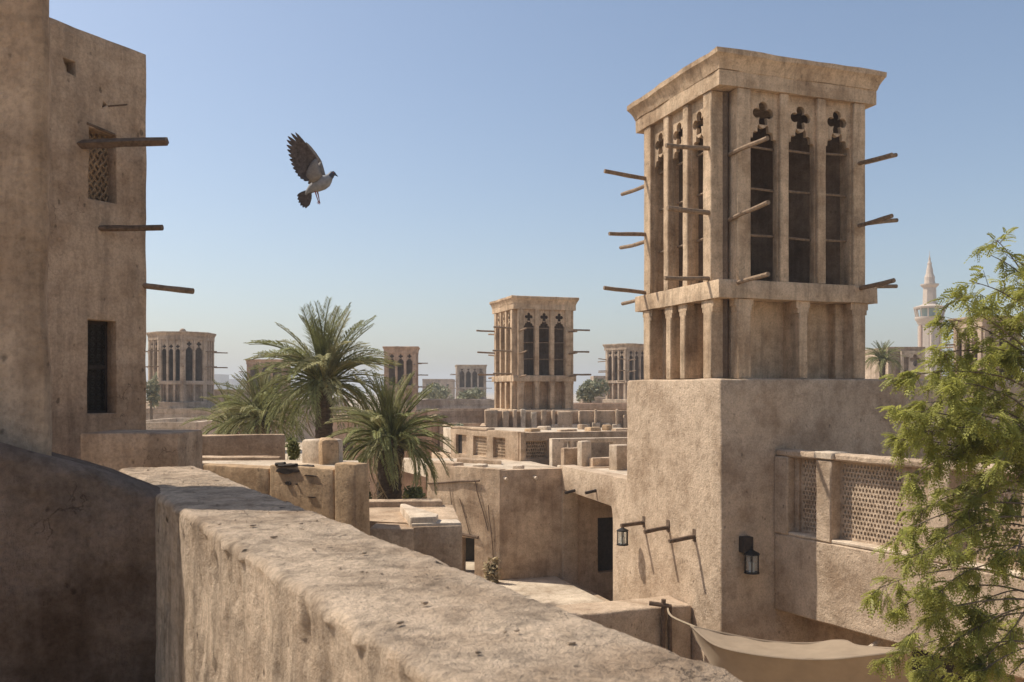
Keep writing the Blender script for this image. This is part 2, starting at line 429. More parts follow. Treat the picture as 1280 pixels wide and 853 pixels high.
# main tower
TP = loc2(.04, .12)
wind_tower(rect_poly(TP, 4.02, 3.72), [3, 3, 3, 3], [2, (1, .55, 1), 2, (1, .55, 1)], rel(.25), (1.70, 2.08, 6.16, 6.48, 6.9),
           'tall mud wind tower with three open arches over two blind bays, nearest and largest', None, MUDT, notch=.34, pe=.33, pm=.22, tilt=(.3, .16, .04), shift=.1)
TG = 'wind towers over the old town'
HS2 = (1.42, 1.72, 5.1, 5.38, 5.78)
p = xy(642, 45)
wind_tower(rect_poly(p, 3.4, 3.4), [3, 3, 3, 3], [3, 3, 3, 3], rel(-.97), HS2,
           'second largest wind tower, mid distance between the palms and the big tower', TG, MUDT, notch=.25, pe=.3, pm=.22, pole_len=.95, plinth=(.15, rel(-3)))
def octo(c, rx, a0=0.0, n=8):
    return [Vector((c.x + rx * math.cos(a0 + i * 2 * math.pi / n), c.y + rx * math.sin(a0 + i * 2 * math.pi / n))) for i in range(n)]
c = xy(227, 75)
rt = wind_tower(octo(c, 2.62, R(22.5)), [2, 3], [2, 3], rel(-.95), HS2, 'eight-sided wind tower beside the left house, a knob on its roof', TG, MUDF, notch=.0, pe=.25, pm=.16, detail=1, plinth=(.2, rel(-3.4)))
bm = bmesh.new(); bmesh.ops.create_icosphere(bm, subdivisions=2, radius=.28, matrix=Matrix.Translation((c.x + .1, c.y, rel(4.95)))); obj('roof_knob', bm, MUDF, rt)
HS3 = (1.5, 1.75, 4.6, 4.85, 5.2)
def small_tower(px, d, s, top_py, a, label, nb=3, mat=None):
    q = xy(px, d); ztop = Z(top_py, d)
    wind_tower(rect_poly(q, s, s, a), [nb] * 4, [nb] * 4, ztop - 5.2, HS3, label, TG, mat or MUDF, notch=.12, pe=.28, pm=.2, detail=1, pole_len=.9, plinth=(.15, ztop - 8))
small_tower(480, 78, 2.9, 433, R(4), 'small wind tower peeking out right of the tall palm crown', 3, MUDR)
small_tower(571, 135, 4.5, 456, R(6), 'smallest wind tower, far off left of the second largest tower', 4, MUDG)
small_tower(783, 82, 2.9, 429, R(38), 'wind tower partly hidden by the left edge of the big tower block')
small_tower(308, 100, 4.3, 449, R(6), 'far wind tower almost hidden behind the left palm fronds', 3, MUDR)
small_tower(1228, 48, 2.5, 394, R(10), 'wind tower half covered by the green tree at the right')

# ------------------------------------------------------------------ main block, arch wall, low wall
blk = empty('mud_house', (*loc2(3, 2), 0), 'big plain mud house block that carries the tall wind tower', 'house')
obj('wall', prism([loc2(0, 0), loc2(9, 0), loc2(9, 4.35), loc2(0, 4.35)], 0, rel(.25), .05, .4, .022, 3), MUDB, blk)
# beams in the lit left face
def face_left(px):
    r_ = (px - 640) / FPX; t_ = (C0.x - r_ * C0.y) / (EY.y * r_ - EY.x); return C0 + EY * t_
for (px0, py0, px1, py1, rr) in ((805, 654, 778, 657, .05), (835, 659, 806, 665, .05), (868, 671, 838, 677, .05)):
    q = face_left(px0); a = Vector((q.x, q.y, Z(py0, q.y)))
    e = Vector((q.x - EX.x * .62, q.y - EX.y * .62, 0)); e.z = Z(py1, e.y)
    d_ = (e - a).normalized()
    obj('beam_end', pole_bm(a - d_ * .3, e, rr, .02), WOOD, blk)
    # dark mortar socket the beam was set in
    M = frame((q.x, q.y, a.z), -EY); obj('beam_socket', fbox(M, -.07, .07, -.11, .17, -.05, .012, .008), WOOD, blk)

# wall with the wide archway that continues the block's left face
Marc = frame((*loc2(.07, 8.95), 0), -EY)
LL = 8.95 - 4.36
zt = rel(-2.3); zs = rel(-3.0)
u_j = 8.95 - 5.28
opening = [(.22, rel(-5.9)), (u_j, rel(-5.9)), (u_j, zs - .5)]
for i in range(1, 7):
    a = math.pi / 2 * i / 6; opening.append((u_j - .16 + .16 * math.cos(a), zs - .5 + .44 * math.sin(a)))
opening += [(.3, zs + .03), (.22, zs - .08)]
gate = empty('arch_wall', (*loc2(.3, 6.6), 0), 'sunlit wall with a wide opening bridging to the left of the tower block', 'wall')
bm = slab(Marc, [(0, 0), (LL, 0), (LL, zt), (0, zt)], [opening], .5, -.25, .02)
obj('wall', bm, MUDB, gate)
obj('terrace_slab', prism([loc2(.52, 4.5), loc2(7, 4.5), loc2(7, 10.3), loc2(.52, 10.3)], zs + .12, zt - .1, .03, .6, .02), FLOOR, gate)
for px in (742, 716):
    q = face_left(px); obj('spout', pole_bm((q.x + .3 * EX.x, q.y + .3 * EX.y, Z(612, q.y)), (q.x - .25 * EX.x, q.y - .25 * EX.y, Z(616, q.y)), .045, .02), WOODD, gate)
obj('back_wall', prism(rect_foot(loc2(3.0, 4.5), EY, 6, .3), 0, zs + .1, 0, .6, .02), MUD, gate)

# low wall in front of the courtyard
q0 = loc2(-.02, 1.15)
low = tag(obj('low_wall', prism(rect_foot(q0, -EX, 6.0, -.95), 0, rel(-4.72), .06, .35, .03, 3), MUDB), 'low wall with a sunlit flat top in front of the courtyard floor', 'wall')
t = empty('gate_post', (*(q0 - EX * .62 - EY * .06), rel(-5.7)), 'pair of dark weathered posts against the low wall holding the sail rope', 'post')
for k in (0, .16):
    q = q0 - EX * (.75 - k) - EY * .09
    obj('post', pole_bm((q.x, q.y, 0.8), (q.x, q.y, rel(-4.52 - k)), .05, .015), WOOD, t)
q = q0 - EX * .70 - EY * .09
obj('crosspiece', pole_bm((q.x - .35, q.y, rel(-4.62)), (q.x + .12, q.y - .05, rel(-4.68)), .05, .02), WOOD, t)

# ------------------------------------------------------------------ mid house with the dark door
H0 = Vector((-.353, 26.17))
DL = Vector((-.809, .588)).normalized()
he = H0 + EX * 1.92; hl = H0 + DL * 2.85
mid = empty('mud_house', (*H0, 0), 'mid distance corner house with a shaded front and a tall dark doorway', 'house')
ht = rel(-2.36)
Mf = frame((*H0, 0), EX)
door = rect(3.15, 4.5, rel(-5.62), rel(-3.9))
bm = slab(Mf, rect(0.03, 5.2, 0, ht - .02), [door], .3, -.15, .02); obj('front_wall', bm, MUD, mid)
Ml = frame((*hl, 0), -DL); LD = 2.85
bm = slab(Ml, [(0, 0), (LD - .03, 0), (LD - .03, ht), (0, ht + .02)], [rect(LD - 1.55, LD - .95, rel(-5.75), rel(-4.45))], .3, -.15, .02); obj('side_wall', bm, MUD, mid)
ip = [H0 + EX * .5 + Vector((-EX.y, EX.x)) * .29, H0 + EX * 5.2 - Vector((EX.y, -EX.x)) * .3, H0 + EX * 5.2 + EY * 6, hl + EY * 4]
obj('roof', prism([H0 + Vector((0, .35)), H0 + EX * 2.2 + EY * .27, H0 + EX * 2.2 + EY * 4, hl + EY * 4, hl + Vector((.3, .35))], ht - .5, ht - .04, .02, .5, .015), FLOOR, mid)
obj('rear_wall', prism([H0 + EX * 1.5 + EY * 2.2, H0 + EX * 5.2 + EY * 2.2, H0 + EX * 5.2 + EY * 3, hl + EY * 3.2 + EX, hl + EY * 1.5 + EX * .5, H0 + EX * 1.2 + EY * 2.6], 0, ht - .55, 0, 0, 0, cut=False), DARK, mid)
obj('door', fbox(Mf, 3.1, 4.55, rel(-5.62), rel(-3.85), -.42, -.34, .01), WOODD, mid)
obj('parapet', prism([hl + Vector((.02, .02)), hl + DL * -1.05 + Vector((.02, .02)), hl + DL * -1.0 + Vector((.35, .5)), hl + Vector((.35, .5))], ht - .06, ht + .12, .04, .3, .02), MUD, mid)
obj('lintel', pole_bm(Ml @ Vector((LD - 1.75, rel(-4.36), -.02)), Ml @ Vector((LD - .8, rel(-4.42), .02)), .05, .01), WOOD, mid)
for (u0, v0, u1, v1, r_) in ((.05, -2.95, 2.1, -2.66, .028), (1.35, -3.3, 1.75, -4.4, .012), (1.95, -2.7, 2.45, -4.2, .014), (2.45, -3.4, 2.62, -5.2, .012), (.95, -3.0, 1.1, -4.0, .009)):
    obj('palm_rib', pole_bm(Ml @ Vector((u0, rel(v0), .03)), Ml @ Vector((u1, rel(v1), .03)), r_, .03), WOOD, mid)
for u in (.12, 1.05):
    obj('spout', pole_bm(Mf @ Vector((u, ht - .22, -.1)), Mf @ Vector((u + .05, ht - .26, .14)), .05, .02), MUDW, mid)
M = frame((*H0, 0), EX)
# ------------------------------------------------------------------ lattice panels
def lattice(M, u0, u1, v0, v1, thick, w, cell, kind='leaf', margin=.04):
    """plaster lattice; staggered pointed holes"""
    holes = []; nu = max(2, int(round((u1 - u0 - 2 * margin) / cell))); cu = (u1 - u0 - 2 * margin) / nu
    ch = cu * 1.15; nv = max(2, int((v1 - v0 - 2 * margin) / ch)); ch = (v1 - v0 - 2 * margin) / nv
    for j in range(nv):
        sh = .5 if j % 2 else 0
        for i in range(nu - (1 if sh else 0)):
            x = u0 + margin + (i + .5 + sh) * cu; y = v0 + margin + (j + .5) * ch
            a, b = cu * random.uniform(.31, .38), ch * random.uniform(.36, .45); x += random.uniform(-.05, .05) * cu
            holes.append([(x + a * math.cos(t_) * (1 if abs(math.sin(t_)) < .99 else 0), y + b * math.sin(t_)) for t_ in [k * math.pi / 4 for k in range(8)]])
    return slab(M, rect(u0, u1, v0, v1), holes, thick, w)

# ------------------------------------------------------------------ screened building behind the mid house
B0 = Vector((X(651, 30), 30)); BL = Vector((-.56, .83)).normalized()
bt, bb = Z(541, 30), rel(-3.2)
scr = empty('screened_house', (*B0, 0), 'low roof building with plaster lattice screens on a corner behind the mid house', 'house')
blen = 4.7; be = B0 + BL * blen
Ms = frame((*be, 0), -BL); Mr = frame((*B0, 0), EX)
fr = 6.2
obj('lower_wall', prism([be, B0, B0 + EX * fr, B0 + EX * fr + EY * 5, be + EY * 3], 0, rel(-2.55), .03, .6, .02), MUD, scr)
bays = [(.35, 1.15), (1.6, 2.55), (2.95, 3.75)]
obj('screen_wall', slab(Ms, rect(0, blen - .16, rel(-2.55) + .003, bt), [rect(a, b, rel(-2.4), bt - .22) for a, b in bays] , .3, -.15, .015), MUD, scr)
obj('shutter', fbox(Ms, .35, .62, rel(-2.4), bt - .22, -.2, -.12, .01), WOODD, scr)
obj('panel', fbox(Ms, .62, 1.15, rel(-2.4), bt - .22, -.22, -.12, .01), MUD, scr)
for a, b in bays[1:]: obj('lattice', lattice(Ms, a, b, rel(-2.4), bt - .22, .06, -.15, .085), MUDT, scr)
obj('front_wall', slab(Mr, rect(0.01, fr, rel(-2.55) + .003, bt - .02), [rect(.18, 1.0, rel(-2.35), bt - .28)], .3, -.15, .015), MUD, scr)
obj('lattice', lattice(Mr, .18, 1.0, rel(-2.35), bt - .28, .06, -.15, .085), MUDT, scr)
obj('roof', prism([be + EX * .3 , B0 + EX * .35 + EY * .32, B0 + EX * fr + EY * .32, B0 + EX * fr + EY * 5, be + EY * 3 + EX * .5], rel(-2.5), bt - .12, .02, .8, .02), FLOOR, scr)
obj('roof_edge', prism(rect_foot(Vector(be) + Vector((-.02, .0)), -BL, 2.6, .35), bt + .003, bt + .07, .02, .3, .02), MUD, scr)
for (pa, pb, yt, dd_) in ((664, 676, 536, 33), (684, 690, 533, 34.5), (700, 722, 537, 33.5), (728, 735, 531, 35), (739, 752, 534.5, 33.5), (760, 766, 532, 34), (770, 790, 536, 33), (575, 588, 537, 36.5), (612, 622, 536, 36)):
    p_, q_ = xy(pa, dd_), xy(pb, dd_ + .25); v_ = (q_ - p_).normalized()
    obj('stub_wall', prism(rect_foot(p_, v_, (q_ - p_).length, random.uniform(.25, .5)), bt - .25, Z(yt, dd_), .05, .2, .03), random.choice((MUD, MUDW, MUDO)), scr)
# ledge in front of it
tag(obj('roof_ledge', prism([xy(571, 29.5), xy(627, 28.6), xy(627, 29.0), xy(571, 30.2)], rel(-2.7), Z(575, 29), .03, .3, .015), MUD), 'thin ledge wall at the foot of the lattice screens', 'wall')

for (pa, pb, yt, dd_, dp_) in ((548, 566, 579, 28.4, .25), (590, 604, 581, 27.6, .5), (640, 652, 582, 27.0, .3)):
    p_, q_ = xy(pa, dd_), xy(pb, dd_ - .1); v_ = (q_ - p_).normalized()
    obj('roof_stub', prism(rect_foot(p_, v_, (q_ - p_).length, dp_), ht - .2, Z(yt, dd_), .04, .2, .02), random.choice((MUD, MUDW)), mid)
# sunlit parapet with gaps, right of the lattice house, on the terrace
T0 = Vector((X(691, 28.6), 28.6)); ter = empty('terrace_parapet', (*T0, rel(-2.35)), 'bright sunlit terrace parapet with small openings beside the tower block', 'wall')
Mt = frame((*T0, 0), EX * .999 + EY * -.05)
zb_, zt_ = rel(-2.42), Z(549.5, 28.6)
obj('wall', slab(Mt, rect(0, 3.3, zb_, zt_), [rect(.36, .62, zt_ - .30, zt_ - .06), rect(.70, .95, zt_ - .30, zt_ - .06), rect(1.32, 2.1, zb_ + .16, zt_ - .1)], .3, -.15, .02), MUDW, ter)
def pxblock(name, pa, pb, ytop, d, depth, zb, mat, parent=None, skew=0.0, bev=.04, amp=.02, step=.3):
    a, b = xy(pa, d), xy(pb, d + skew)
    dr = (b - a).normalized(); L_ = (b - a).length
    return obj(name, prism(rect_foot(a, dr, L_, depth), zb, Z(ytop, d), bev, step, amp), mat, parent)
pxblock('stub_wall', 705, 726, 560.5, 27.9, .3, rel(-2.4), MUD, ter, .2)
pxblock('pier', 727, 739, 552, 27.6, .25, rel(-2.4), MUDW, ter, .2)
pxblock('stub_wall', 741, 770, 573, 27.4, .3, rel(-2.4), MUD, ter, .3)
pxblock('pier', 771, 790, 557, 26.6, .4, rel(-2.4), MUDW, ter, .3)

# parapet with piers in front of the second tower
P0 = xy(606, 41.5); par = empty('roof_parapet', (*P0, rel(-2.2)), 'long roof parapet with square piers at the foot of the second tower', 'wall')
Mp = frame((*P0, 0), (1, .05)); Lp = X(795, 42) - P0.x
ptop = Z(513, 41.5)
obj('wall', fbox(Mp, 0, Lp, 0, ptop - .03, -.5, -.22, .02, .02, .6), MUD, par)
for pa, pb, h_ in ((606, 622, 0), (628, 636, 0), (641, 646, .02), (651, 657, .05), (664, 671, -.1), (677, 683, .04), (690, 694, 0), (697, 716, -.02), (724, 726, 0), (744, 747, .02), (771, 774, .05), (781, 784, -.2)):
    obj('pier', fbox(Mp, X(pa, 41.5) - P0.x, X(pb, 41.5) - P0.x, rel(-2.1), ptop + h_ + random.uniform(-.06, .03), -.22, random.uniform(.04, .13), .03, .025, .25), random.choice((MUD, MUD, MUDW)), par)
for k in range(7):
    a = 3.1 + k * .48; obj('ledge', fbox(Mp, a + .03, a + .4, rel(-1.95), rel(-1.62 + .12 * random.random()), -.218, .06, .02), MUDW, par)
obj('ledge', fbox(Mp, -.1, Lp, rel(-2.2), rel(-1.97), -.2, .3, .03, .02, .5), MUDW, par)
obj('body', fbox(Mp, -1.6, Lp, 0, rel(-2.2), -6, .28, .02, .02, .8), MUD, par)

# ------------------------------------------------------------------ left middle walls
def single(name, pa, pb, ytop, d, depth, zb, mat, label, cat='wall', **kw):
    return tag(pxblock(name, pa, pb, ytop, d, depth, zb, mat, None, **kw), label, cat)
ow = empty('panel_wall', (*xy(340, 13.5), rel(-2.2)), 'ochre roof wall of three plaster panels with a broken dark timber', 'wall')
def opanel(pa, da, pb, db, ytop, th):
    p0, p1 = xy(pa, da), xy(pb, db); d_ = (p1 - p0).normalized()
    obj('panel', prism(rect_foot(p0, d_, (p1 - p0).length, th), 0, Z(ytop, (da + db) / 2), .035, .25, .018), MUDO, ow)
    return p0, d_
opanel(205, 14.9, 335.3, 13.72, 582, .38)
mp, md = opanel(336, 13.70, 416.5, 13.07, 584, .36)
opanel(417, 13.05, 445, 12.82, 579.5, .3)
M = frame((*mp, 0), md)
for k in range(6):
    u = .12 + k * .08; q = M @ Vector((u, Z(582.5, 13.55) + random.uniform(-.03, .02), random.uniform(-.2, .02)))
    obj('timber', pole_bm(q, q + Vector((md.x, md.y, 0)) * random.uniform(.15, .4) + Vector((0, 0, random.uniform(-.04, .03))), random.uniform(.02, .035), .06, 6, 4), WOODD, ow)
for (u0, u1, y0, y1) in ((.14, .5, 593, 586), (.4, .66, 590, 586), (.34, .48, 607, 602), (.56, .60, 605.5, 603.5), (.72, .98, 594, 592), (.78, .99, 620, 618.5)):
    d_ = 13.5; bm = bmesh.new(); n_ = 9; cu_, cv_ = (u0 + u1) / 2, (Z(y0, d_) + Z(y1, d_)) / 2
    vs = [bm.verts.new(M @ Vector((cu_ + (u1 - u0) / 2 * math.cos(k * 2 * math.pi / n_) * random.uniform(.65, 1.15), cv_ + (Z(y1, d_) - Z(y0, d_)) / 2 * math.sin(k * 2 * math.pi / n_) * random.uniform(.5, 1.3), .022))) for k in range(n_)]
    f_ = bm.faces.new(vs); ex_ = bmesh.ops.extrude_face_region(bm, geom=[f_])
    bmesh.ops.translate(bm, verts=[v for v in ex_['geom'] if isinstance(v, bmesh.types.BMVert)], vec=M.to_3x3() @ Vector((0, 0, -.1)))
    obj('cavity', bm, WOODD, ow, 0)
tag(obj('roof_floor', prism([xy(150, 15.3), xy(338, 14.0), xy(452, 13.1), xy(448, 15.4), xy(140, 15.8)], 0, rel(-1.22), .01, .8, .015), FLOOR), kind='structure')
single('roof_wall', 205, 356, 545, 16.9, .35, 0, MUD, 'long shaded roof wall behind the ochre panels, under the palms', skew=.5)
single('kerb_wall', 238, 350, 572.5, 15.3, .3, 0, MUD, 'knee-high step at the foot of the shaded roof wall', skew=.2)
single('stub_wall', 222, 238.5, 549, 14.5, .35, 0, MUDW, 'small rounded sunlit stub beside the bench block', bev=.1)
pr = empty('pier', (*xy(400, 16.8), rel(-1.4)), 'sunlit mud pier in two pieces below the tall palm trunk', 'pier')
pxblock('rear_piece', 376, 402, 549, 15.0, .5, 0, MUDW, pr, -.3, .05)
pxblock('front_piece', 401.5, 424.5, 549.5, 14.5, .6, 0, MUDO, pr, .1, .08)
# low roof with the stepped stub
lr = empty('low_roof_house', (*xy(520, 15.4), 0), 'low flat roofed house with a stepped stub wall above the foreground parapet', 'house')
obj('wall', prism([xy(515, 14.8), xy(578, 14.9), xy(566, 17.6), xy(380, 17.6), xy(380, 15.6), xy(508, 15.3)], 0, rel(-2.27), .03, .35, .015), MUD, lr)
obj('roof', prism([xy(430, 15.45), xy(405, 9.2), xy(120, 9.2), xy(120, 14.6), xy(330, 13.6), xy(445, 12.7), xy(452, 12.8), xy(450, 15.4)], 0, rel(-2.275), .02, .6, .015), FLOOR, lr)
pxblock('lower_step', 462, 517, 660, 14.75, .6, 0, MUD, lr)
obj('edge_wall', prism([xy(512, 14.9), xy(546, 14.9), xy(548, 15.2), xy(508, 16.6), xy(500, 16.6)], rel(-2.3), rel(-2.12), .03, .3, .012), MUDW, lr)
obj('edge_wall', prism([xy(432, 17.2), xy(553, 17.3), xy(551, 17.65), xy(432, 17.6)], rel(-2.3), Z(627, 17.2), .03, .3, .012), MUD, lr)
obj('edge_wall', prism([xy(514, 14.83), xy(577, 14.93), xy(572, 15.3), xy(516, 15.25)], rel(-2.3), rel(-2.225), .02, .3, .01), MUDW, lr)

# ------------------------------------------------------------------ balcony wall with lattices at the right
BD = Vector((.5, -.866)).normalized(); BN = Vector((-.866, -.5))
K0 = loc2(1.30, -.0)
Mb = frame((*K0, 0), BD)     # u toward the camera; outward normal to the lane
n_out = Vector((BD.y, -BD.x))
LB = 9.0
bal = empty('balcony_wall', (*(K0 + BD * 3), rel(-4.7)), 'overhanging upper wall with piers and pierced plaster screens behind the green tree', 'balcony')
zbot, zsill, ztop_ = rel(-4.67), rel(-3.0), rel(-1.40)
obj('wall', fbox(Mb, 0, LB, zbot, zsill - .04, -.5, 0, .03, .015, .4), MUDB, bal)
piers = [(.0, .38), (1.12, 1.50), (3.62, 4.02), (5.3, 5.7), (7.4, 7.8)]
for (a, b) in piers: obj('pier', fbox(Mb, a, b, zsill - .038, ztop_ - .002, -.45, .01, .025, .012, .35), MUDB, bal)
obj('top_rail', fbox(Mb, .0, LB, ztop_, ztop_ + .14, -.42, -.03, .03, .02, .3), MUDB, bal)
obj('pier_cap', fbox(Mb, 1.08, 1.54, ztop_ + .02, ztop_ + .165, -.46, .03, .02, .01, .3), MUDW, bal)
bays = [(.38, 1.12, .18), (1.50, 3.62, .6), (4.02, 5.3, .1), (5.7, 7.4, .1), (7.8, LB, 0)]
for i, (a, b, mg) in enumerate(bays):
    obj('sill', fbox(Mb, a, b, zsill - .036, zsill + .03, -.48, -.01, .015, .01, .4), MUDW, bal)
    s1 = b if i != 1 else 2.98
    if i == 1: obj('panel', fbox(Mb, s1, b, zsill + .032, ztop_ - .003, -.36, -.2, .01, .01, .4), MUDB, bal)
    s0 = a + (.12 if i == 0 else 0)
    if i == 0: obj('panel', fbox(Mb, a, s0, zsill + .032, ztop_ - .003, -.40, -.2, .01), MUDB, bal)
    obj('lattice', lattice(Mb, s0, s1, zsill + .032, ztop_ - .004, .07, -.3, .078), MUDB, bal)
obj('underside', prism([K0 - n_out * .05, K0 + BD * LB - n_out * .05, K0 + BD * LB - n_out * 4, K0 + EX * 4], zbot + .06, zbot + .45, 0, 0, 0, cut=False), MUD, bal)
und = tag(obj('ground_floor_wall', prism([K0 - n_out * .85, K0 + BD * LB - n_out * .85, K0 + BD * LB - n_out * 4, K0 + EX * 4 + EY * -.3], 0, zbot + .055, 0, .5, .02), MUD), 'recessed ground floor wall in deep shade under the screened balcony', 'wall')
obj_d = obj('doorway', fbox(Mb, 2.4, 4.2, .2, zbot - .25, -.9, -.83, .02), WOODD, und)
q = Mb @ Vector((3.0, zbot - .2, -.3))
obj('hook_beam', pole_bm(Mb @ Vector((2.45, zbot - .03, -.5)), Mb @ Vector((2.35, zbot - .3, .1)), .05, .02), MUDW, bal)

# ------------------------------------------------------------------ sail canopy
def smooth_curve(pts, n):
    out = []; P = [Vector(p) for p in pts]
    for i in range(len(P) - 1):
        p0, p1, p2, p3 = P[max(i - 1, 0)], P[i], P[i + 1], P[min(i + 2, len(P) - 1)]
        for k in range(n):
            t_ = k / n
            out.append(.5 * ((2 * p1) + (p2 - p0) * t_ + (2 * p0 - 5 * p1 + 4 * p2 - p3) * t_ ** 2 + (3 * p1 - p0 - 3 * p2 + p3) * t_ ** 3))
    out.append(P[-1]); return out
sail = empty('shade_sail', at(1000, 830, 15.8), 'tan cloth shade sail slung below the balcony from the two posts', 'shade sail')
topc = smooth_curve([at(868, 784, 17.3), at(905, 792, 17.2), at(960, 802, 17.1), at(1010, 804.5, 16.9), at(1053, 801, 16.6), at(1075, 808, 16.2), at(1138, 812, 15.3)], 8)
fold = smooth_curve([at(864, 783, 17.25), at(893, 806, 16.5), at(935, 817, 16.0), at(990, 823.5, 15.6), at(1040, 824, 15.3), at(1080, 820, 15.1), at(1140, 813.5, 14.9)], 8)
botc = smooth_curve([at(862, 784, 17.2), at(893, 838, 16.7), at(935, 880, 16.4), at(990, 905, 16.2), at(1040, 908, 16.0), at(1080, 900, 15.8), at(1142, 880, 15.6)], 8)
bm = bmesh.new(); rows = []
for a, b, c_, n_ in zip(topc, fold, botc, range(99)):
    row = []
    for k in range(6):
        t_ = k / 5; q = a.lerp(b, t_); q.z -= .05 * math.sin(t_ * math.pi); row.append(q)
    for k in range(1, 9):
        t_ = k / 8; q = b.lerp(c_, t_); q.y += .08 * math.sin(t_ * math.pi); row.append(q)
    rows.append([bm.verts.new(q + nz(q, 2.5, 1) * .03 + Vector((0, 0, .012 * math.sin(q.x * 9 + q.y * 4)))) for q in row])
for r0, r1 in zip(rows, rows[1:]):
    for k in range(len(r0) - 1): bm.faces.new((r0[k], r0[k + 1], r1[k + 1], r1[k]))
obj('cloth', bm, SAIL, sail, smooth=60)
bm = bmesh.new(); tube(bm, topc, .022, 6); obj('hem', bm, SAIL, sail)
bm = bmesh.new(); tube(bm, [p_ + Vector((0, -.01, 0)) for p_ in fold], .02, 6); obj('hem', bm, SAIL, sail)
pq = q0 - EX * .66 - EY * .12
bm = bmesh.new(); tube(bm, smooth_curve([(pq.x, pq.y, rel(-4.72)), at(840, 771, 18.2), topc[1]], 4), .022, 6); obj('rope', bm, ROPE, sail)
bm = bmesh.new(); tube(bm, smooth_curve([topc[-1], at(1160, 806, 15.6)], 2), .02, 6); obj('rope', bm, ROPE, sail)

# ------------------------------------------------------------------ lanterns
GL, gt, gb = mat_new('lantern_glass'); gb.inputs['Transmission Weight'].default_value = .85; gb.inputs['Roughness'].default_value = .08; gb.inputs['Base Color'].default_value = (.8, .85, .85, 1); gb.inputs['IOR'].default_value = 1.1
CANDLE = plain('candle_wax', (.75, .68, .55), .5, .1, 5, bump=0)
def lantern(top, s, label, bracket=None):
    """top: hanging point; s: overall height"""
    r_ = empty('lantern', (top.x, top.y, top.z - s), label, 'lantern', 'lanterns on the tower block')
    z1 = top.z - s * .28; z0 = top.z - s * .97; rr = s * .27
    bm = bmesh.new(); tube(bm, [(top.x, top.y, z1), (top.x, top.y, z1 + s * .06), (top.x, top.y, top.z - s * .12), (top.x, top.y, top.z - s * .06)], [rr * 1.15, rr * 1.05, rr * .3, rr * .22], 8); obj('cap', bm, IRON, r_, 20)
    bm = bmesh.new(); tube(bm, [(top.x, top.y, z0 - s * .03), (top.x, top.y, z0), (top.x, top.y, z0 + s * .05)], [rr * .6, rr * 1.12, rr * 1.05], 8); obj('base', bm, IRON, r_, 20)
    for k in range(6):
        a_ = k * math.pi / 3 + .3; c_, s_ = math.cos(a_) * rr, math.sin(a_) * rr
        bm = bmesh.new(); tube(bm, [(top.x + c_, top.y + s_, z0), (top.x + c_, top.y + s_, z1 + .02)], s * .025, 5); obj('bar', bm, IRON, r_)
    bm = bmesh.new(); tube(bm, [(top.x, top.y, z0 + s * .05), (top.x, top.y, z1)], rr * .84, 12); obj('glass', bm, GL, r_)
    bm = bmesh.new(); tube(bm, [(top.x, top.y, z0 + s * .05), (top.x, top.y, z0 + s * .4)], rr * .36, 10); obj('candle', bm, CANDLE, r_)
    bm = bmesh.new(); tube(bm, [(top.x, top.y, top.z - s * .07), (top.x, top.y, top.z + .02)], s * .02, 6); obj('hook', bm, IRON, r_)
    return r_
def face_right(px):
    r_ = (px - 640) / FPX; t_ = (r_ * C0.y - C0.x) / (EX.x - EX.y * r_); return C0 + EX * t_
q = face_right(929); nrm = -EY
lp = Vector((q.x, q.y, 0)) + Vector((nrm.x, nrm.y, 0)) * .2
l1 = lantern(Vector((lp.x + .06, lp.y, Z(684, lp.y))), .56, 'lantern on a square dark bracket on the shaded face right of the corner')
M = frame((q.x, q.y, 0), EX)
obj('bracket', fbox(M, -.11, .12, Z(690, q.y), Z(670, q.y), -.02, .2, .01), WOODD, l1)
q = face_left(782); lp = q - EX * .25
lp = Vector((X(783, 22.0), 22.0, 0)) + Vector((-.1, -.05, 0))
lantern(Vector((lp.x, lp.y, Z(657, lp.y))), .50, 'lantern hanging below the leftmost beam by the archway')

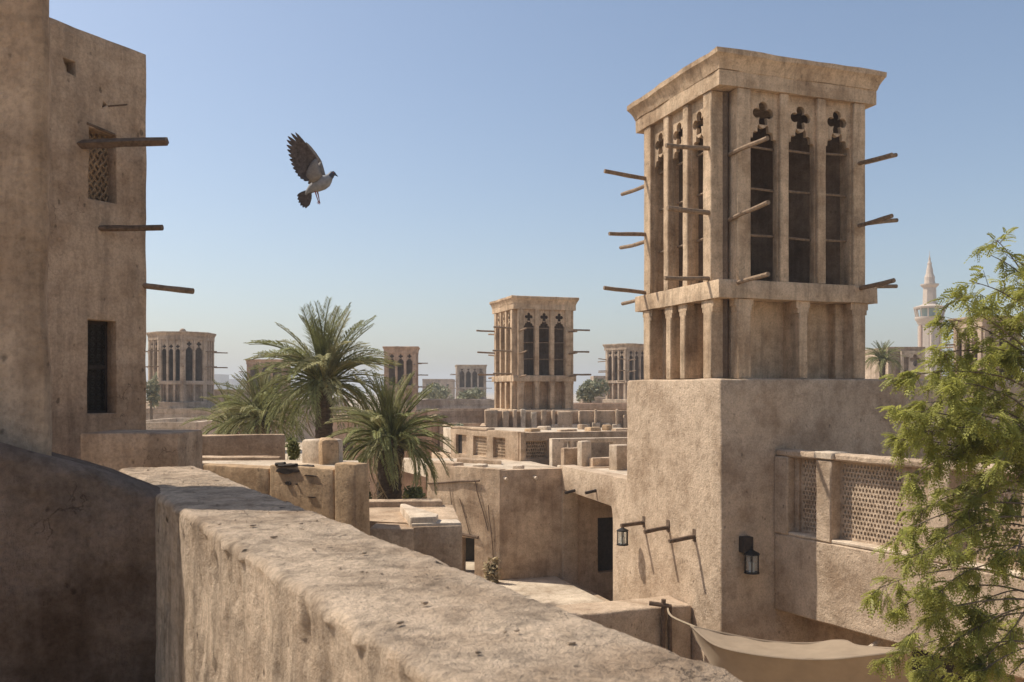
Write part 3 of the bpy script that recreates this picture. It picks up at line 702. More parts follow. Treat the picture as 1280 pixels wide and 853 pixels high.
# ------------------------------------------------------------------ foreground parapet (dense displaced sweep)
PD = Vector((-.5, .866)).normalized()        # away from the camera
PN = Vector((PD.y, -PD.x))                   # to the outer side (right)
I0 = Vector((-.237, 1.88))                   # a point on the inner top edge
PW, PZ = .53, rel(-.555)
def parapet():
    prof = []
    hin, hout = 1.3, 3.0
    r_ = .028
    m = 62
    for i in range(m): prof.append((0, -hin + (hin - r_) * i / m, 'i'))
    for i in range(9): a = math.pi / 2 * i / 8; prof.append((r_ - r_ * math.cos(a), -r_ + r_ * math.sin(a), 'e'))
    for i in range(1, 40): prof.append((r_ + (PW - 2 * r_) * i / 40, 0, 't'))
    for i in range(9): a = math.pi / 2 * i / 8; prof.append((PW - r_ + r_ * math.sin(a), -r_ + r_ * math.cos(a), 'e'))
    for i in range(1, 12): prof.append((PW, -r_ - (hout - r_) * i / 11, 'o'))
    ts = []; t_ = -2.6
    while t_ < 5.15:
        ts.append(t_); t_ += .05 if t_ < -.9 else .0145
    bm = bmesh.new(); rows = []
    for t_ in ts:
        row = []
        base = I0 + PD * t_
        for (o_, z_, kd) in prof:
            p_ = Vector((base.x + PN.x * o_, base.y + PN.y * o_, PZ + z_))
            big = noise.fractal(p_ * 2.2, 1, 2, 3)
            med = noise.fractal(p_ * 8.5 + Vector((5, 0, 0)), .9, 2.1, 3)
            if kd == 't' or kd == 'e':
                q_ = Vector((p_.x * 4 + p_.y * 7, p_.y * 3 - p_.x * 2, 4)); lay = noise.noise(q_)
                lay2 = noise.fractal(Vector((p_.x * 5 + p_.y * 9, p_.y * 4 - p_.x * 2, 1)), .9, 2, 3)
                dz = .006 * big + .005 * med + .005 * lay + .010 * max(0, .25 - abs(lay2)) - .004
                p_.z += dz
                er = max(0, noise.fractal(p_ * 5 + Vector((0, 9, 0)), 1, 2, 3) + .05)
                if kd == 'e':
                    s_ = 1 if o_ < PW / 2 else -1
                    p_.x -= PN.x * s_ * .03 * er; p_.y -= PN.y * s_ * .03 * er; p_.z -= .022 * er
            if kd in ('i', 'o', 'e'):
                stv = noise.fractal(Vector((p_.x * 9, p_.y * 9, p_.z * 2.2)), .9, 2, 3)
                s_ = -1 if kd == 'i' or (kd == 'e' and o_ < PW / 2) else 1
                fade = 1 if kd != 'e' else .4
                gv = noise.fractal(Vector((p_.x * 7, p_.y * 7, p_.z * 2.4 + 7)), .9, 2, 3); gm = max(0, noise.noise(p_ * 2.6 + Vector((2, 8, 1))) + .18)
                pit = (max(0, .075 - abs(gv)) / .075 * .013 * gm + max(0, noise.fractal(Vector((p_.x * 12, p_.y * 12, p_.z * 5)), .9, 2, 3) - .2) * .035) if kd != 'o' else 0
                dd = (.010 * big + .006 * stv + .003 * med - pit) * fade
                p_.x += PN.x * s_ * dd; p_.y += PN.y * s_ * dd
            row.append(bm.verts.new(p_))
        rows.append(row)
    for a, b in zip(rows, rows[1:]):
        for i in range(len(a) - 1): bm.faces.new((a[i], a[i + 1], b[i + 1], b[i]))
    bm.faces.new(rows[0]); bm.faces.new(list(reversed(rows[-1])))
    return bm
pp = tag(obj('parapet_wall', parapet(), MUDP, smooth=80), 'thick rough mud parapet running from the bottom right corner into the distance', 'wall')
# crumbs of dried mud on the top
bm = bmesh.new()
for k in range(110):
    t_ = random.uniform(-.2, 4.9); o_ = random.choice([random.uniform(.05, .5), random.gauss(.2, .08)])
    if not .05 < o_ < .49: continue
    p_ = I0 + PD * t_ + PN * o_; s_ = random.choice([.003, .003, .004, .005, .008]) * random.uniform(.6, 1.2)
    M = Matrix.Translation((p_.x, p_.y, PZ + .003)) @ Matrix.Rotation(random.random() * 6, 4, 'Z') @ Matrix.Diagonal((s_ * random.uniform(.8, 2), s_, s_ * .7, 1))
    bmesh.ops.create_icosphere(bm, subdivisions=1, radius=1, matrix=M)
cr = obj('mud_crumbs', bm, MUDP, pp); cr['kind'] = 'stuff'
# shaded wall at the left, climbing to the left
W0 = I0 + PD * 3.4
WD = -PN
def left_wall():
    bm = bmesh.new(); rows = []
    n = 110
    for i in range(n + 1):
        s_ = -.10 + 3.6 * i / n
        top = PZ + .012 + .37 * min(s_, 1) + .12 * max(0, s_ - 1) + .012 * math.sin(s_ * 5)
        prof = []
        r_ = .09
        for j in range(56): prof.append((0, -1.3 + (1.3 - r_) * j / 56))
        for j in range(9): a = math.pi / 2 * j / 8; prof.append((r_ - r_ * math.cos(a), -r_ + r_ * math.sin(a)))
        for j in range(1, 12): prof.append((r_ + .55 * j / 11, .0))
        row = []
        cove = .035 * math.exp(-max(0, s_) / .04)
        for (o_, z_) in prof:
            b_ = W0 + WD * s_ + PD * (o_ - cove)
            p_ = Vector((b_.x, b_.y, top + z_ if z_ > -1.29 else PZ - 1.3))
            d_ = noise.fractal(p_ * 2.5, .9, 2, 4) * .03 + noise.fractal(p_ * 9, .9, 2, 3) * .007
            p_.x -= PD.x * d_; p_.y -= PD.y * d_; p_.z += noise.fractal(p_ * 3 + Vector((3, 3, 3)), .9, 2, 3) * .014
            row.append(bm.verts.new(p_))
        rows.append(row)
    for a, b in zip(rows, rows[1:]):
        for i in range(len(a) - 1): bm.faces.new((a[i], a[i + 1], b[i + 1], b[i]))
    return bm
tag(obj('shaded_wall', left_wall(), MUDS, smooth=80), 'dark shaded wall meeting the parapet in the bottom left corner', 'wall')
tag(obj('terrace_floor', prism([W0 + PN * .2 + PD * .4, W0 + WD * 6 + PD * .4, W0 + WD * 6 - PD * 9, W0 + PN * .2 - PD * 9], 4.5, rel(-1.72), 0, 0, 0, cut=False), FLOOR), kind='structure')
tag(obj('terrace_base', prism([W0 + PN * .5 + PD * 2, W0 + WD * 8 + PD * 2, W0 + WD * 8 - PD * 9, W0 + PN * .5 - PD * 9], 0, 4.45, 0, 0, 0, cut=False), MUD), kind='structure')

# ------------------------------------------------------------------ left house
nm_a = Vector((X(64, 4.72), 4.72)); nm = [nm_a, nm_a + PD * 1.0, nm_a + PD * 1.0 + Vector((-4, .5)), nm_a + Vector((-4, .5))]
tag(obj('tall_wall', prism(nm, 3.0, [rel(2.9)] * 4, .16, .16, .03, 4, 1.6), MUDL), 'tall shaded mud wall with a rounded edge at the left margin', 'wall')
F0 = Vector((-5.84, 12.0)); FD = Vector((.5, .866)).normalized(); FB = F0 + FD * 1.04; FA = F0 - FD * 2.2
lh = empty('mud_house', (*F0, 0), 'tall left house with a lattice window, a dark grille window and wooden beams', 'house')
Ml_ = frame((*FA, 0), FD); LF = (FB - FA).length; ft = rel(4.87)
def fu(px):
    r_ = (px - 640) / FPX; t_ = (FA.x - r_ * FA.y) / (FD.y * r_ - FD.x); return t_
def fz(px, py): t_ = fu(px); return Z(py, (FA + FD * t_).y)
lat = (fu(110), fu(147), fz(145, 256), fz(147, 168)); win = (fu(108.5), fu(146), fz(146, 517.5), fz(146, 401)); nich = (fu(78), fu(96), fz(94, 97), fz(94, 76)); hol = (fu(126.5), fu(136), fz(130, 138), fz(130, 125))
tri = [(hol[0], hol[2]), (hol[1], (hol[2] * .4 + hol[3] * .6)), (hol[0] + .03, hol[3])]
front = slab(Ml_, rect(0, LF, 0, ft), [rect(*lat), rect(*win), [(nich[0], nich[3]), (nich[0] + .06, nich[2] + .03), (nich[1], nich[2]), (nich[1], nich[3])], tri], .30, -.15, .012)
# cut the face so it can be made uneven
bmesh.ops.triangulate(front, faces=[f for f in front.faces if len(f.verts) > 4])
grid_cut(front, [(FD.x, FD.y, 0), (0, 0, 1)], .16)
for v in front.verts:
    dv = noise.fractal(v.co * 1.7, .9, 2, 4) * .022; v.co.x += FD.y * dv; v.co.y -= FD.x * dv
obj('front_wall', front, MUDL, lh)
FQ = Vector((-FD.y, FD.x))
obj('side_walls', prism([FA + FQ * .29, FB + FQ * .29 - FD * .01, FB + FQ * 4 - FD * .01, FA + FQ * 4], 0, ft - .02, .02, .5, .015), MUDL, lh)
obj('niche_back', fbox(Ml_, nich[0] - .05, nich[1] + .05, nich[2] - .05, nich[3] + .05, -.285, -.2, 0), MUDO, lh)
# lattice window: interlaced diagonal bars
lw = empty('lattice_window', world_org(lh)); lw.parent = lh; lw.location = (0, 0, 0)
def scale_lattice(M, u0, u1, v0, v1, w_, n, thick):
    """overlapping wavy bars, two directions"""
    bm = bmesh.new(); W_ = u1 - u0; cw = W_ / n; 
    for sgn in (1, -1):
        for i in range(-2 * n - 4, n + 3):
            prev = None; x0 = u0 + i * cw if sgn > 0 else u1 - i * cw
            pts = []
            K = 40
            for k in range(K + 1):
                v_ = v0 + (v1 - v0) * k / K; u_ = x0 + sgn * (v_ - v0) * .62 + .012 * math.sin((v_ - v0) / cw * 3.9)
                pts.append((u_, v_))
            seg = [p_ for p_ in pts if u0 <= p_[0] <= u1]
            if len(seg) > 2: tube(bm, [M @ Vector((p_[0], p_[1], w_ + .006 * sgn)) for p_ in seg], thick, 4)
    return bm
obj('lattice', scale_lattice(Ml_, *lat, -.2, 5, .015), MUDO, lw)
obj('back', fbox(Ml_, lat[0] - .03, lat[1] + .03, lat[2] - .03, lat[3] + .03, -.289, -.255, 0), MUDL, lw)
obj('lintel', pole_bm(Ml_ @ Vector((lat[0] - .02, lat[3] + .03, .0)), Ml_ @ Vector((lat[1] - .05, lat[3] - .02, .0)), .022, .01), WOOD, lw)
gw = empty('grille_window', world_org(lh)); gw.parent = lh; gw.location = (0, 0, 0)
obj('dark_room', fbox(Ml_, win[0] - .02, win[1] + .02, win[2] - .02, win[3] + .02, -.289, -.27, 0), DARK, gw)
wm = (win[2] + win[3]) / 2
bm = bmesh.new()
for (a, b, c_, d_) in ((win[0], win[1], wm - .03, wm + .03), (win[0], win[1], win[3] - .06, win[3]), (win[0], win[1], win[2], win[2] + .05), (win[1] - .05, win[1], win[2], win[3]), (win[0], win[0] + .04, win[2], win[3])):
    add_box(bm, Ml_, a, b, c_, d_, -.24, -.19)
obj('window_frame', bm, WOODD, gw)
for lo, hi in ((win[2] + .05, wm - .03), (wm + .03, win[3] - .06)):
    bm = bmesh.new(); cell = (hi - lo) / 7
    nx = max(3, int((win[1] - win[0]) / cell))
    for i in range(nx):
        for j in range(7):
            cx_, cy_ = win[0] + (i + .5) * (win[1] - win[0]) / nx, lo + (j + .5) * cell
            pts = [Ml_ @ Vector((cx_ + cell * .42 * math.cos(a_) * (1 - a_ / 16), cy_ + cell * .46 * math.sin(a_) * (1 - a_ / 16), -.215)) for a_ in [k * .8 for k in range(12)]]
            tube(bm, pts, .008, 4)
    obj('grille', bm, GRILLE, gw)
def lbeam(px0, py0, px1, py1, r_, mat=WOOD, sq=False, L_=None):
    t_ = fu(px0); b_ = FA + FD * t_; a = Vector((b_.x, b_.y, Z(py0, b_.y)))
    yd = b_.y - .05; e = at(px1, py1, yd); d_ = (e - a).normalized()
    obj('beam', pole_bm(a - d_ * .25, e, r_, .008, 4 if sq else 8), mat, lh, 40)
lbeam(102, 180.5, 209, 177, .062, WOOD, True); lbeam(127, 285.5, 203, 285, .042); lbeam(181, 357.5, 242, 364, .042, WOODL)
lbeam(136, 133, 159, 131, .012)
pxblock('bench_block', 100, 222.5, 541.5, 10.9, .9, 0, MUDL, lh, 0, .025, .01)

# ------------------------------------------------------------------ palms
def frond_mesh(name, L_, droop, mat, nl=60, seed=0, leaf=.44):
    rnd = random.Random(seed); bm = bmesh.new()
    def P(s): # arc along +X, droop in -Z
        return Vector((L_ * s * (1 - .22 * droop * s * s), 0, L_ * (-.52 * droop * s ** 2.1 + .05 * math.sin(s * 3))))
    pts = [P(i / 12) for i in range(13)]
    tube(bm, pts, [.028 * (1 - i / 13) + .006 for i in range(13)], 5)
    for i in range(nl):
        s = .10 + .90 * i / (nl - 1); p_ = P(s); tg = (P(min(1, s + .02)) - P(max(0, s - .02))).normalized()
        prof = math.sin(min(1, s * 1.6 + .25) * math.pi / 2) * (1.0 - .62 * max(0, s - .45) / .55)
        if s < .2: prof *= .6
        for sd_ in (-1, 1):
            ll = leaf * prof * rnd.uniform(.82, 1.1) * L_ / 2.6
            side = Vector((0, sd_, 0)); up = tg.cross(Vector((0, 1, 0))) * -1
            if up.z < 0: up = -up
            ang = rnd.uniform(.75, 1.05)
            d_ = (tg * math.cos(ang) + side * math.sin(ang) * .85 + up * rnd.uniform(.05, .5)).normalized()
            wv = tg.cross(d_).cross(d_).normalized() * .5 + tg * .5; wv.normalize()
            wd = .027 * L_ / 2.6
            tip = p_ + d_ * ll + Vector((0, 0, -.22 * ll * rnd.uniform(.2, 1.2)))
            mid_ = p_ + d_ * ll * .5 + Vector((0, 0, .02))
            v = [bm.verts.new(p_ - wv * wd * .4), bm.verts.new(p_ + wv * wd * .4), bm.verts.new(mid_ + wv * wd), bm.verts.new(mid_ - wv * wd), bm.verts.new(tip)]
            bm.faces.new((v[0], v[1], v[2], v[3])); bm.faces.new((v[3], v[2], v[4]))
    me = bpy.data.meshes.new(name); bm.to_mesh(me); bm.free(); me.materials.append(mat); me.shade_smooth()
    return me
def trunk_bm(x, y, z0, z1, r0, r1):
    bm = bmesh.new(); n, m = 16, int((z1 - z0) / .09)
    rings = []
    for i in range(m + 1):
        t_ = i / m; z = z0 + (z1 - z0) * t_; r_ = r0 + (r1 - r0) * t_
        ring = []
        for k in range(n):
            a_ = 2 * math.pi * k / n
            saw = ((i * .5 + k * .375) % 1.0)
            rr = r_ * (1 + .22 * (saw - .4)) + .02 * noise.noise(Vector((k, i * .7, x)))
            ring.append(bm.verts.new((x + math.cos(a_) * rr, y + math.sin(a_) * rr, z)))
        rings.append(ring)
    for a, b in zip(rings, rings[1:]):
        for k in range(n): bm.faces.new((a[k], a[(k + 1) % n], b[(k + 1) % n], b[k]))
    bm.faces.new(rings[-1])
    return bm
def palm(x, y, zc, L_, label, n_up, n_mid, n_dn, tr=.2, seed=1, dry=5, group='date palms between the roofs', z0=0.0):
    rnd = random.Random(seed)
    root = empty('palm_tree', (x, y, z0), label, 'palm tree', group)
    obj('trunk', trunk_bm(x, y, z0, zc, tr * 1.05, tr * .95), BARK, root, 20)
    # leaf bases around the crown
    bm = bmesh.new()
    for k in range(46):
        a_ = rnd.random() * 6.28; zz = zc - rnd.uniform(-.05, .75) * L_ / 2.6; q = Vector((x + math.cos(a_) * tr * .9, y + math.sin(a_) * tr * .9, zz))
        tube(bm, [q, q + Vector((math.cos(a_) * .12, math.sin(a_) * .12, .2)) * L_ / 2.6], [.035, .012], 4)
    b_ = obj('leaf_bases', bm, BARK, root); b_['kind'] = 'stuff'
    mats = (PALM_A, PALM_B)
    protos = {}
    for kd, droop in (('up', .25), ('mid', .62), ('dn', 1.0)):
        protos[kd] = [frond_mesh('frond', L_, droop * rnd.uniform(.85, 1.15), mats[i % 2], 60, seed * 7 + i) for i in range(3)]
    protos['dry'] = [frond_mesh('frond', L_ * .85, 1.5, PALM_D, 34, seed + 77)]
    for kd, num, e0, e1 in (('up', n_up, 58, 86), ('mid', n_mid, 18, 58), ('dn', n_dn, -24, 20), ('dry', dry, -60, -30)):
        for i in range(num):
            o = bpy.data.objects.new('frond', rnd.choice(protos[kd])); COL.objects.link(o); o.parent = root
            az = (i / num) * 2 * math.pi + rnd.uniform(-.35, .35); el = R(rnd.uniform(e0, e1)); s = rnd.uniform(.86, 1.08) * (.95 if kd == 'up' else 1)
            o.rotation_euler = (rnd.uniform(-.5, .5), -el, az); o.scale = (s, s, s)
            o.location = (math.cos(az) * tr * .4, math.sin(az) * tr * .4, zc - z0 + rnd.uniform(-.12, .12) + (.1 if kd == 'up' else 0))
    return root
p_ = at(405, 480, 24); palm(p_.x, p_.y, p_.z, 2.2, 'tallest date palm with a dark trunk and round crown left of centre', 24, 42, 34, .23, 3, 2)
p_ = at(487, 553, 19); palm(p_.x, p_.y, p_.z, 1.42, 'lower date palm with a bright green heart right of the tallest palm', 22, 36, 34, .27, 5, 6)
p_ = at(328, 525, 27); palm(p_.x, p_.y, p_.z, 1.7, 'bushy low palm with olive fronds left of the tallest palm', 20, 30, 26, .2, 8, 4)
p_ = at(290, 530, 29); palm(p_.x, p_.y, p_.z, 1.5, 'small dry looking palm leftmost of the palm clump', 6, 12, 10, .16, 11, 6)
p_ = at(1103, 450, 62); palm(p_.x, p_.y, p_.z, 1.5, 'small dark far palm just right of the big tower', 12, 24, 24, .2, 13, 2)

# ------------------------------------------------------------------ leafy things
def leaf_cloud(bm, c, rad, n, size, rnd, squash=1.0):
    for k in range(n):
        while True:
            v = Vector((rnd.uniform(-1, 1), rnd.uniform(-1, 1), rnd.uniform(-1, 1)))
            if v.length < 1: break
        if rnd.random() < .5: v = v.normalized() * rnd.uniform(.7, 1.0)
        lump = 1 + .35 * noise.noise(v * 2.3 + c)
        p_ = c + Vector((v.x * rad.x, v.y * rad.y, v.z * rad.z)) * lump
        a = Vector((rnd.gauss(0, 1), rnd.gauss(0, 1), rnd.gauss(0, 1))).normalized(); b = a.cross(Vector((rnd.gauss(0, 1), rnd.gauss(0, 1), rnd.gauss(0, 1)))).normalized()
        s = size * rnd.uniform(.6, 1.3)
        vs = [bm.verts.new(p_ - a * s), bm.verts.new(p_ + b * s * .4), bm.verts.new(p_ + a * s), bm.verts.new(p_ - b * s * .4)]
        bm.faces.new(vs)
def bush_tree(px, pyt, pyb, halfw, d, label, n=700, size=.16, seed=0, mat=FTREE, cat='tree', group=None, name='leafy_tree'):
    rnd = random.Random(seed + 31); zt_, zb_ = Z(pyt, d), Z(pyb, d); x = X(px, d); rx = halfw / FPX * d
    root = empty(name, (x, d, 0), label, cat, group)
    bm = bmesh.new()
    lumps = 6
    for i in range(lumps):
        c_ = Vector((x + rnd.uniform(-.65, .65) * rx, d + rnd.uniform(-.5, .5) * rx, zb_ + (zt_ - zb_) * rnd.uniform(.25, .72)))
        leaf_cloud(bm, c_, Vector((rx * .5, rx * .5, (zt_ - zb_) * .38)), n // lumps, size, rnd)
    obj('crown', bm, mat, root, 0)
    bm = bmesh.new(); tube(bm, [(x, d, 0), (x + .1, d, zb_ * .6), (x, d, (zb_ + zt_) / 2)], [.18, .14, .05] if name == 'leafy_tree' else [.02, .02, .01], 7); obj('trunk', bm, TWIG, root)
    return root
BG = 'far trees on the skyline'
bush_tree(188, 468, 505, 10, 60, 'dark tree between the left house and the eight-sided tower', 500, .2, 1)
bush_tree(738, 474, 503, 22, 70, 'grey green trees behind the second tower, left of the far tower', 800, .22, 2)
bush_tree(545, 480, 508, 28, 95, 'low olive trees below the smallest far tower', 700, .28, 3)
bush_tree(585, 487, 507, 26, 80, 'low trees on the skyline at the left foot of the second tower', 600, .25, 4)
bush_tree(365, 548, 576, 9, 15.6, 'small green shrub at the end of the shaded roof wall', 420, .07, 5, PALM_A, 'shrub', name='shrub')
bush_tree(520, 606, 632, 14, 18.6, 'dark shrub at the foot of the lower date palm', 380, .07, 6, PALM_A, 'shrub', name='shrub')
bush_tree(458, 602, 632, 7, 18.4, 'tiny green shrub right of the ochre panel wall', 260, .06, 8, PALM_A, 'shrub', name='shrub')
bush_tree(614, 699, 734, 9, 25.8, 'dry straggly shrub in front of the mid house corner', 240, .12, 7, PALM_D, 'shrub', name='dry_shrub')
bush_tree(575, 530, 540, 9, 38, 'thin hedge below the far walls left of the pier parapet', 160, .12, 9, name='hedge', cat='hedge')

# right hand tree with feathery drooping leaves
def feather(bm, base, d_, L_, rnd, npair=8):
    """one pinnate leaf: a drooping midrib with small leaflets"""
    side = d_.cross(Vector((0, 0, 1)));
    if side.length < .1: side = Vector((1, 0, 0))
    side.normalize(); side = (Matrix.Rotation(rnd.uniform(-1, 1), 3, d_) @ side)
    for i in range(npair):
        s = (i + 1) / npair; p_ = base + d_ * L_ * s + Vector((0, 0, -.35 * L_ * s * s))
        for sg in (-1, 1):
            dl = (side * sg + d_ * .55 + Vector((0, 0, -.3))).normalized(); ll = L_ * .30 * (1.15 - .5 * s) * rnd.uniform(.8, 1.2); wv = d_ * L_ * .10
            m_ = p_ + dl * ll * .5
            vs = [bm.verts.new(p_), bm.verts.new(m_ + wv), bm.verts.new(p_ + dl * ll), bm.verts.new(m_ - wv)]
            bm.faces.new(vs)
def right_tree():
    rnd = random.Random(21); TX, TY = X(1330, 9.5), 9.5
    root = empty('feathery_tree', (TX, TY, 0), 'green feathery tree with drooping sprays in front of the balcony at the right', 'tree')
    bt_ = bmesh.new(); bl = bmesh.new()
    tr = [Vector((TX, TY, 0)), Vector((TX + .1, TY, 2.2)), Vector((TX - .05, TY + .1, 4.2)), Vector((TX + .05, TY, 6.0)), Vector((TX + .1, TY, 7.6))]
    tube(bt_, smooth_curve(tr, 4), [.16 - .007 * i for i in range(17)], 9)
    def trunk_at(z): 
        return Vector((TX + .03, TY, z))
    tips = [ # photo position of the spray tips, depth
        (1246, 300, 9.2), (1236, 318, 9.3), (1262, 322, 9.0), (1200, 372, 9.2), (1196, 400, 9.3), (1215, 352, 9.1), (1222, 366, 9.5), (1268, 350, 9.6), (1275, 372, 9.0), (1205, 385, 9.0),
        (1180, 440, 9.3), (1185, 455, 9.8), (1140, 470, 9.3), (1128, 515, 9.1), (1120, 550, 9.4), (1150, 505, 9.6), (1160, 540, 9.2), (1190, 480, 9.0), (1200, 520, 9.5), (1175, 570, 9.3),
        (1135, 530, 9.9), (1165, 485, 10.2), (1225, 440, 9.2), (1240, 480, 9.6), (1250, 420, 9.9), (1270, 450, 9.1), (1215, 560, 9.3), (1245, 540, 9.0), (1265, 510, 9.7), (1230, 600, 9.4),
        (1130, 600, 9.2), (1150, 640, 9.5), (1110, 680, 9.2), (1098, 735, 9.3), (1135, 700, 9.0), (1125, 760, 9.4), (1160, 690, 9.7), (1175, 740, 9.1), (1185, 660, 9.3), (1205, 700, 9.6),
        (1140, 790, 9.1), (1165, 820, 9.3), (1120, 820, 9.6), (1195, 800, 9.2), (1220, 760, 9.4), (1240, 700, 9.1), (1255, 640, 9.5), (1270, 600, 9.2), (1235, 820, 9.2), (1265, 790, 9.6),
        (1150, 850, 9.2), (1185, 850, 9.5), (1215, 850, 9.1), (1255, 850, 9.4), (1270, 700, 9.0), (1210, 640, 9.2), (1195, 610, 9.8), (1280, 560, 9.3), (1290, 480, 9.5), (1300, 420, 9.3),
        (1310, 540, 9.2), (1300, 640, 9.5), (1310, 740, 9.2), (1350, 380, 9.8), (1380, 460, 9.4), (1400, 560, 9.6), (1400, 680, 9.4), (1370, 780, 9.5), (1230, 520, 8.8), (1255, 575, 8.7), (1210, 470, 9.9), (1260, 395, 9.3)]
    for (px, py, d_) in tips:
        tip = at(px, py, d_); L0 = abs(tip.x - TX)
        zr = min(tip.z + rnd.uniform(-.5, .1) + (0.35 if py > 560 else -.35), 7.7); zr = max(zr, 3.2)
        base = trunk_at(zr)
        mid1 = base.lerp(tip, .4) + Vector((0, rnd.uniform(-.15, .15), .22 if py > 420 else .0)); mid2 = base.lerp(tip, .75) + Vector((0, rnd.uniform(-.1, .1), .16 if py > 420 else .03))
        pts = smooth_curve([base, mid1, mid2, tip], 7)
        nn = len(pts); tube(bt_, pts, [.011 * (1 - i / nn) + .0025 for i in range(nn)], 5)
        dense = 1.0 if py < 430 else (1.75 if py < 600 else 1.6)
        for cl in range(int(7 * dense * max(.6, min(1.3, L0 / 1.2)) + rnd.random())):
            f_ = 1 - .62 * rnd.random() ** 1.3; ii = f_ * (nn - 1); i0 = min(nn - 2, int(ii)); p_ = pts[i0].lerp(pts[i0 + 1], ii - i0)
            tw = ((pts[i0 + 1] - pts[i0]).normalized() * .6 + Vector((rnd.uniform(-.8, .8), rnd.uniform(-.8, .8), rnd.uniform(-.9, .5)))).normalized()
            ln = rnd.uniform(.10, .26); e_ = p_ + tw * ln
            tube(bt_, [p_, e_], [.0035, .002], 3, False)
            for g_ in range(rnd.randint(8, 14)):
                dd = (tw * .7 + Vector((rnd.uniform(-.9, .9), rnd.uniform(-.9, .9), rnd.uniform(-1.1, .3)))).normalized()
                feather(bl, p_.lerp(e_, rnd.uniform(.2, 1)), dd, rnd.uniform(.08, .16), rnd, 6)
    obj('trunk', bt_, TWIG, root, 60)
    obj('crown', bl, LEAF, root, 0)
right_tree()

# ------------------------------------------------------------------ far houses
def far_house(px0, px1, ytop, d, label, mat=MUDF, depth=5, ang=0, nwin=2, zb=0.0, group='far mud houses', storeys=1):
    a, b = xy(px0, d), xy(px1, d + ang)
    dr = (b - a).normalized(); L_ = (b - a).length; zt = Z(ytop, d); M = frame((a.x, a.y, 0), dr)
    r_ = empty('mud_house', (*(a + b) / 2, zb), label, 'house', group)
    obj('wall', prism(rect_foot(a, dr, L_, depth), zb, zt - .35, .03, 1.2, .03), mat, r_)
    bm = bmesh.new(); add_box(bm, M, -.02, L_ + .02, zt - .352, zt, -.25, .03); add_box(bm, M, -.02, L_ + .02, zt - .352, zt - .01, -depth, -depth + .25)
    add_box(bm, M, -.021, .24, zt - .352, zt - .005, -depth + .25, -.25); add_box(bm, M, L_ - .24, L_ + .021, zt - .352, zt - .005, -depth + .25, -.25)
    rough(bm, .03); obj('roof_parapet', bm, mat, r_)
    for s in range(storeys):
        for i in range(nwin):
            u = L_ * (i + .5) / nwin; v_ = zt - 1.5 - s * 2.9
            f_ = obj('window', fbox(M, u - .35, u + .35, v_ - .35, v_ + .35, -.1, .035, .01), mat, r_)
            obj('shutter', fbox(M, u - .27, u + .27, v_ - .28, v_ + .28, -.02, .045, .005), WOODD, f_)
    return r_
far_house(170, 272, 511, 66, 'plain mud house under the eight-sided tower', nwin=0, depth=14)
far_house(150, 244, 528, 50, 'low wall house in front of the eight-sided tower', nwin=0, depth=8, mat=MUDW)
far_house(262, 300, 487, 82, 'small far house right of the eight-sided tower', nwin=1)
far_house(520, 618, 500, 62, 'long low far house behind the lower palm', nwin=3, depth=8, mat=MUDG)
far_house(535, 612, 513, 50, 'wide far house with a plain front left of the second tower', nwin=0, depth=5)
far_house(550, 606, 533, 40, 'pale low house just left of the pier parapet', nwin=0, depth=4, mat=MUD)
far_house(400, 540, 521, 46, 'long far house seen between the palm trunks', nwin=2, depth=10, mat=MUDR)
far_house(712, 830, 505, 60, 'low rubble coloured house behind the pier parapet', nwin=0, depth=6, mat=MUDR)
far_house(728, 762, 497, 100, 'far house at the right foot of the second tower', nwin=2)
far_house(742, 764, 470, 120, 'tall far block left of the half hidden tower', nwin=2, storeys=1, mat=MUDG)
far_house(528, 566, 474, 210, 'grey stepped far house left of the smallest tower', nwin=3, depth=8)
far_house(280, 420, 500, 120, 'wide far house behind the palm clump', nwin=4, depth=9)
far_house(1110, 1156, 434, 70, 'tawny house with an arched opening left of the minaret', nwin=0, depth=6)
far_house(1150, 1300, 470, 90, 'low far house behind the feathery tree', nwin=3, depth=8)
for k, (a, b, y_, d_, lb) in enumerate(((262, 276, 468, 620, 'small hazy white tower leftmost on the skyline'), (278, 292, 474, 700, 'hazy pale block on the skyline beside the palms'), (296, 306, 479, 640, 'hazy low block on the skyline next to the palms'), (1160, 1200, 474, 500, 'hazy pale block right of the minaret'))):
    q = pxblock('distant_building', a, b, y_, d_, 18, 0, CONC, None, 0, 0, 0, 0); tag(q, lb, 'building', 'hazy buildings on the skyline')
# arched opening of the tawny house
q = xy(1138, 69.9)
M = frame((q.x, q.y, 0), (1, 0)); ar = empty('arch_frame', (q.x, q.y, 0), 'pale pierced screen on the tawny house left of the minaret', 'screen')
obj('frame', slab(M, rect(-.8, 1.0, rel(1.2), rel(3.1)), [quatrefoil(.3, rel(2.4), .45), rect(-.6, -.2, rel(1.4), rel(2.6))], .2, .1), MUDW, ar)
bush_tree(1150, 470, 500, 20, 66, 'scrubby bush below the minaret', 260, .2, 12)

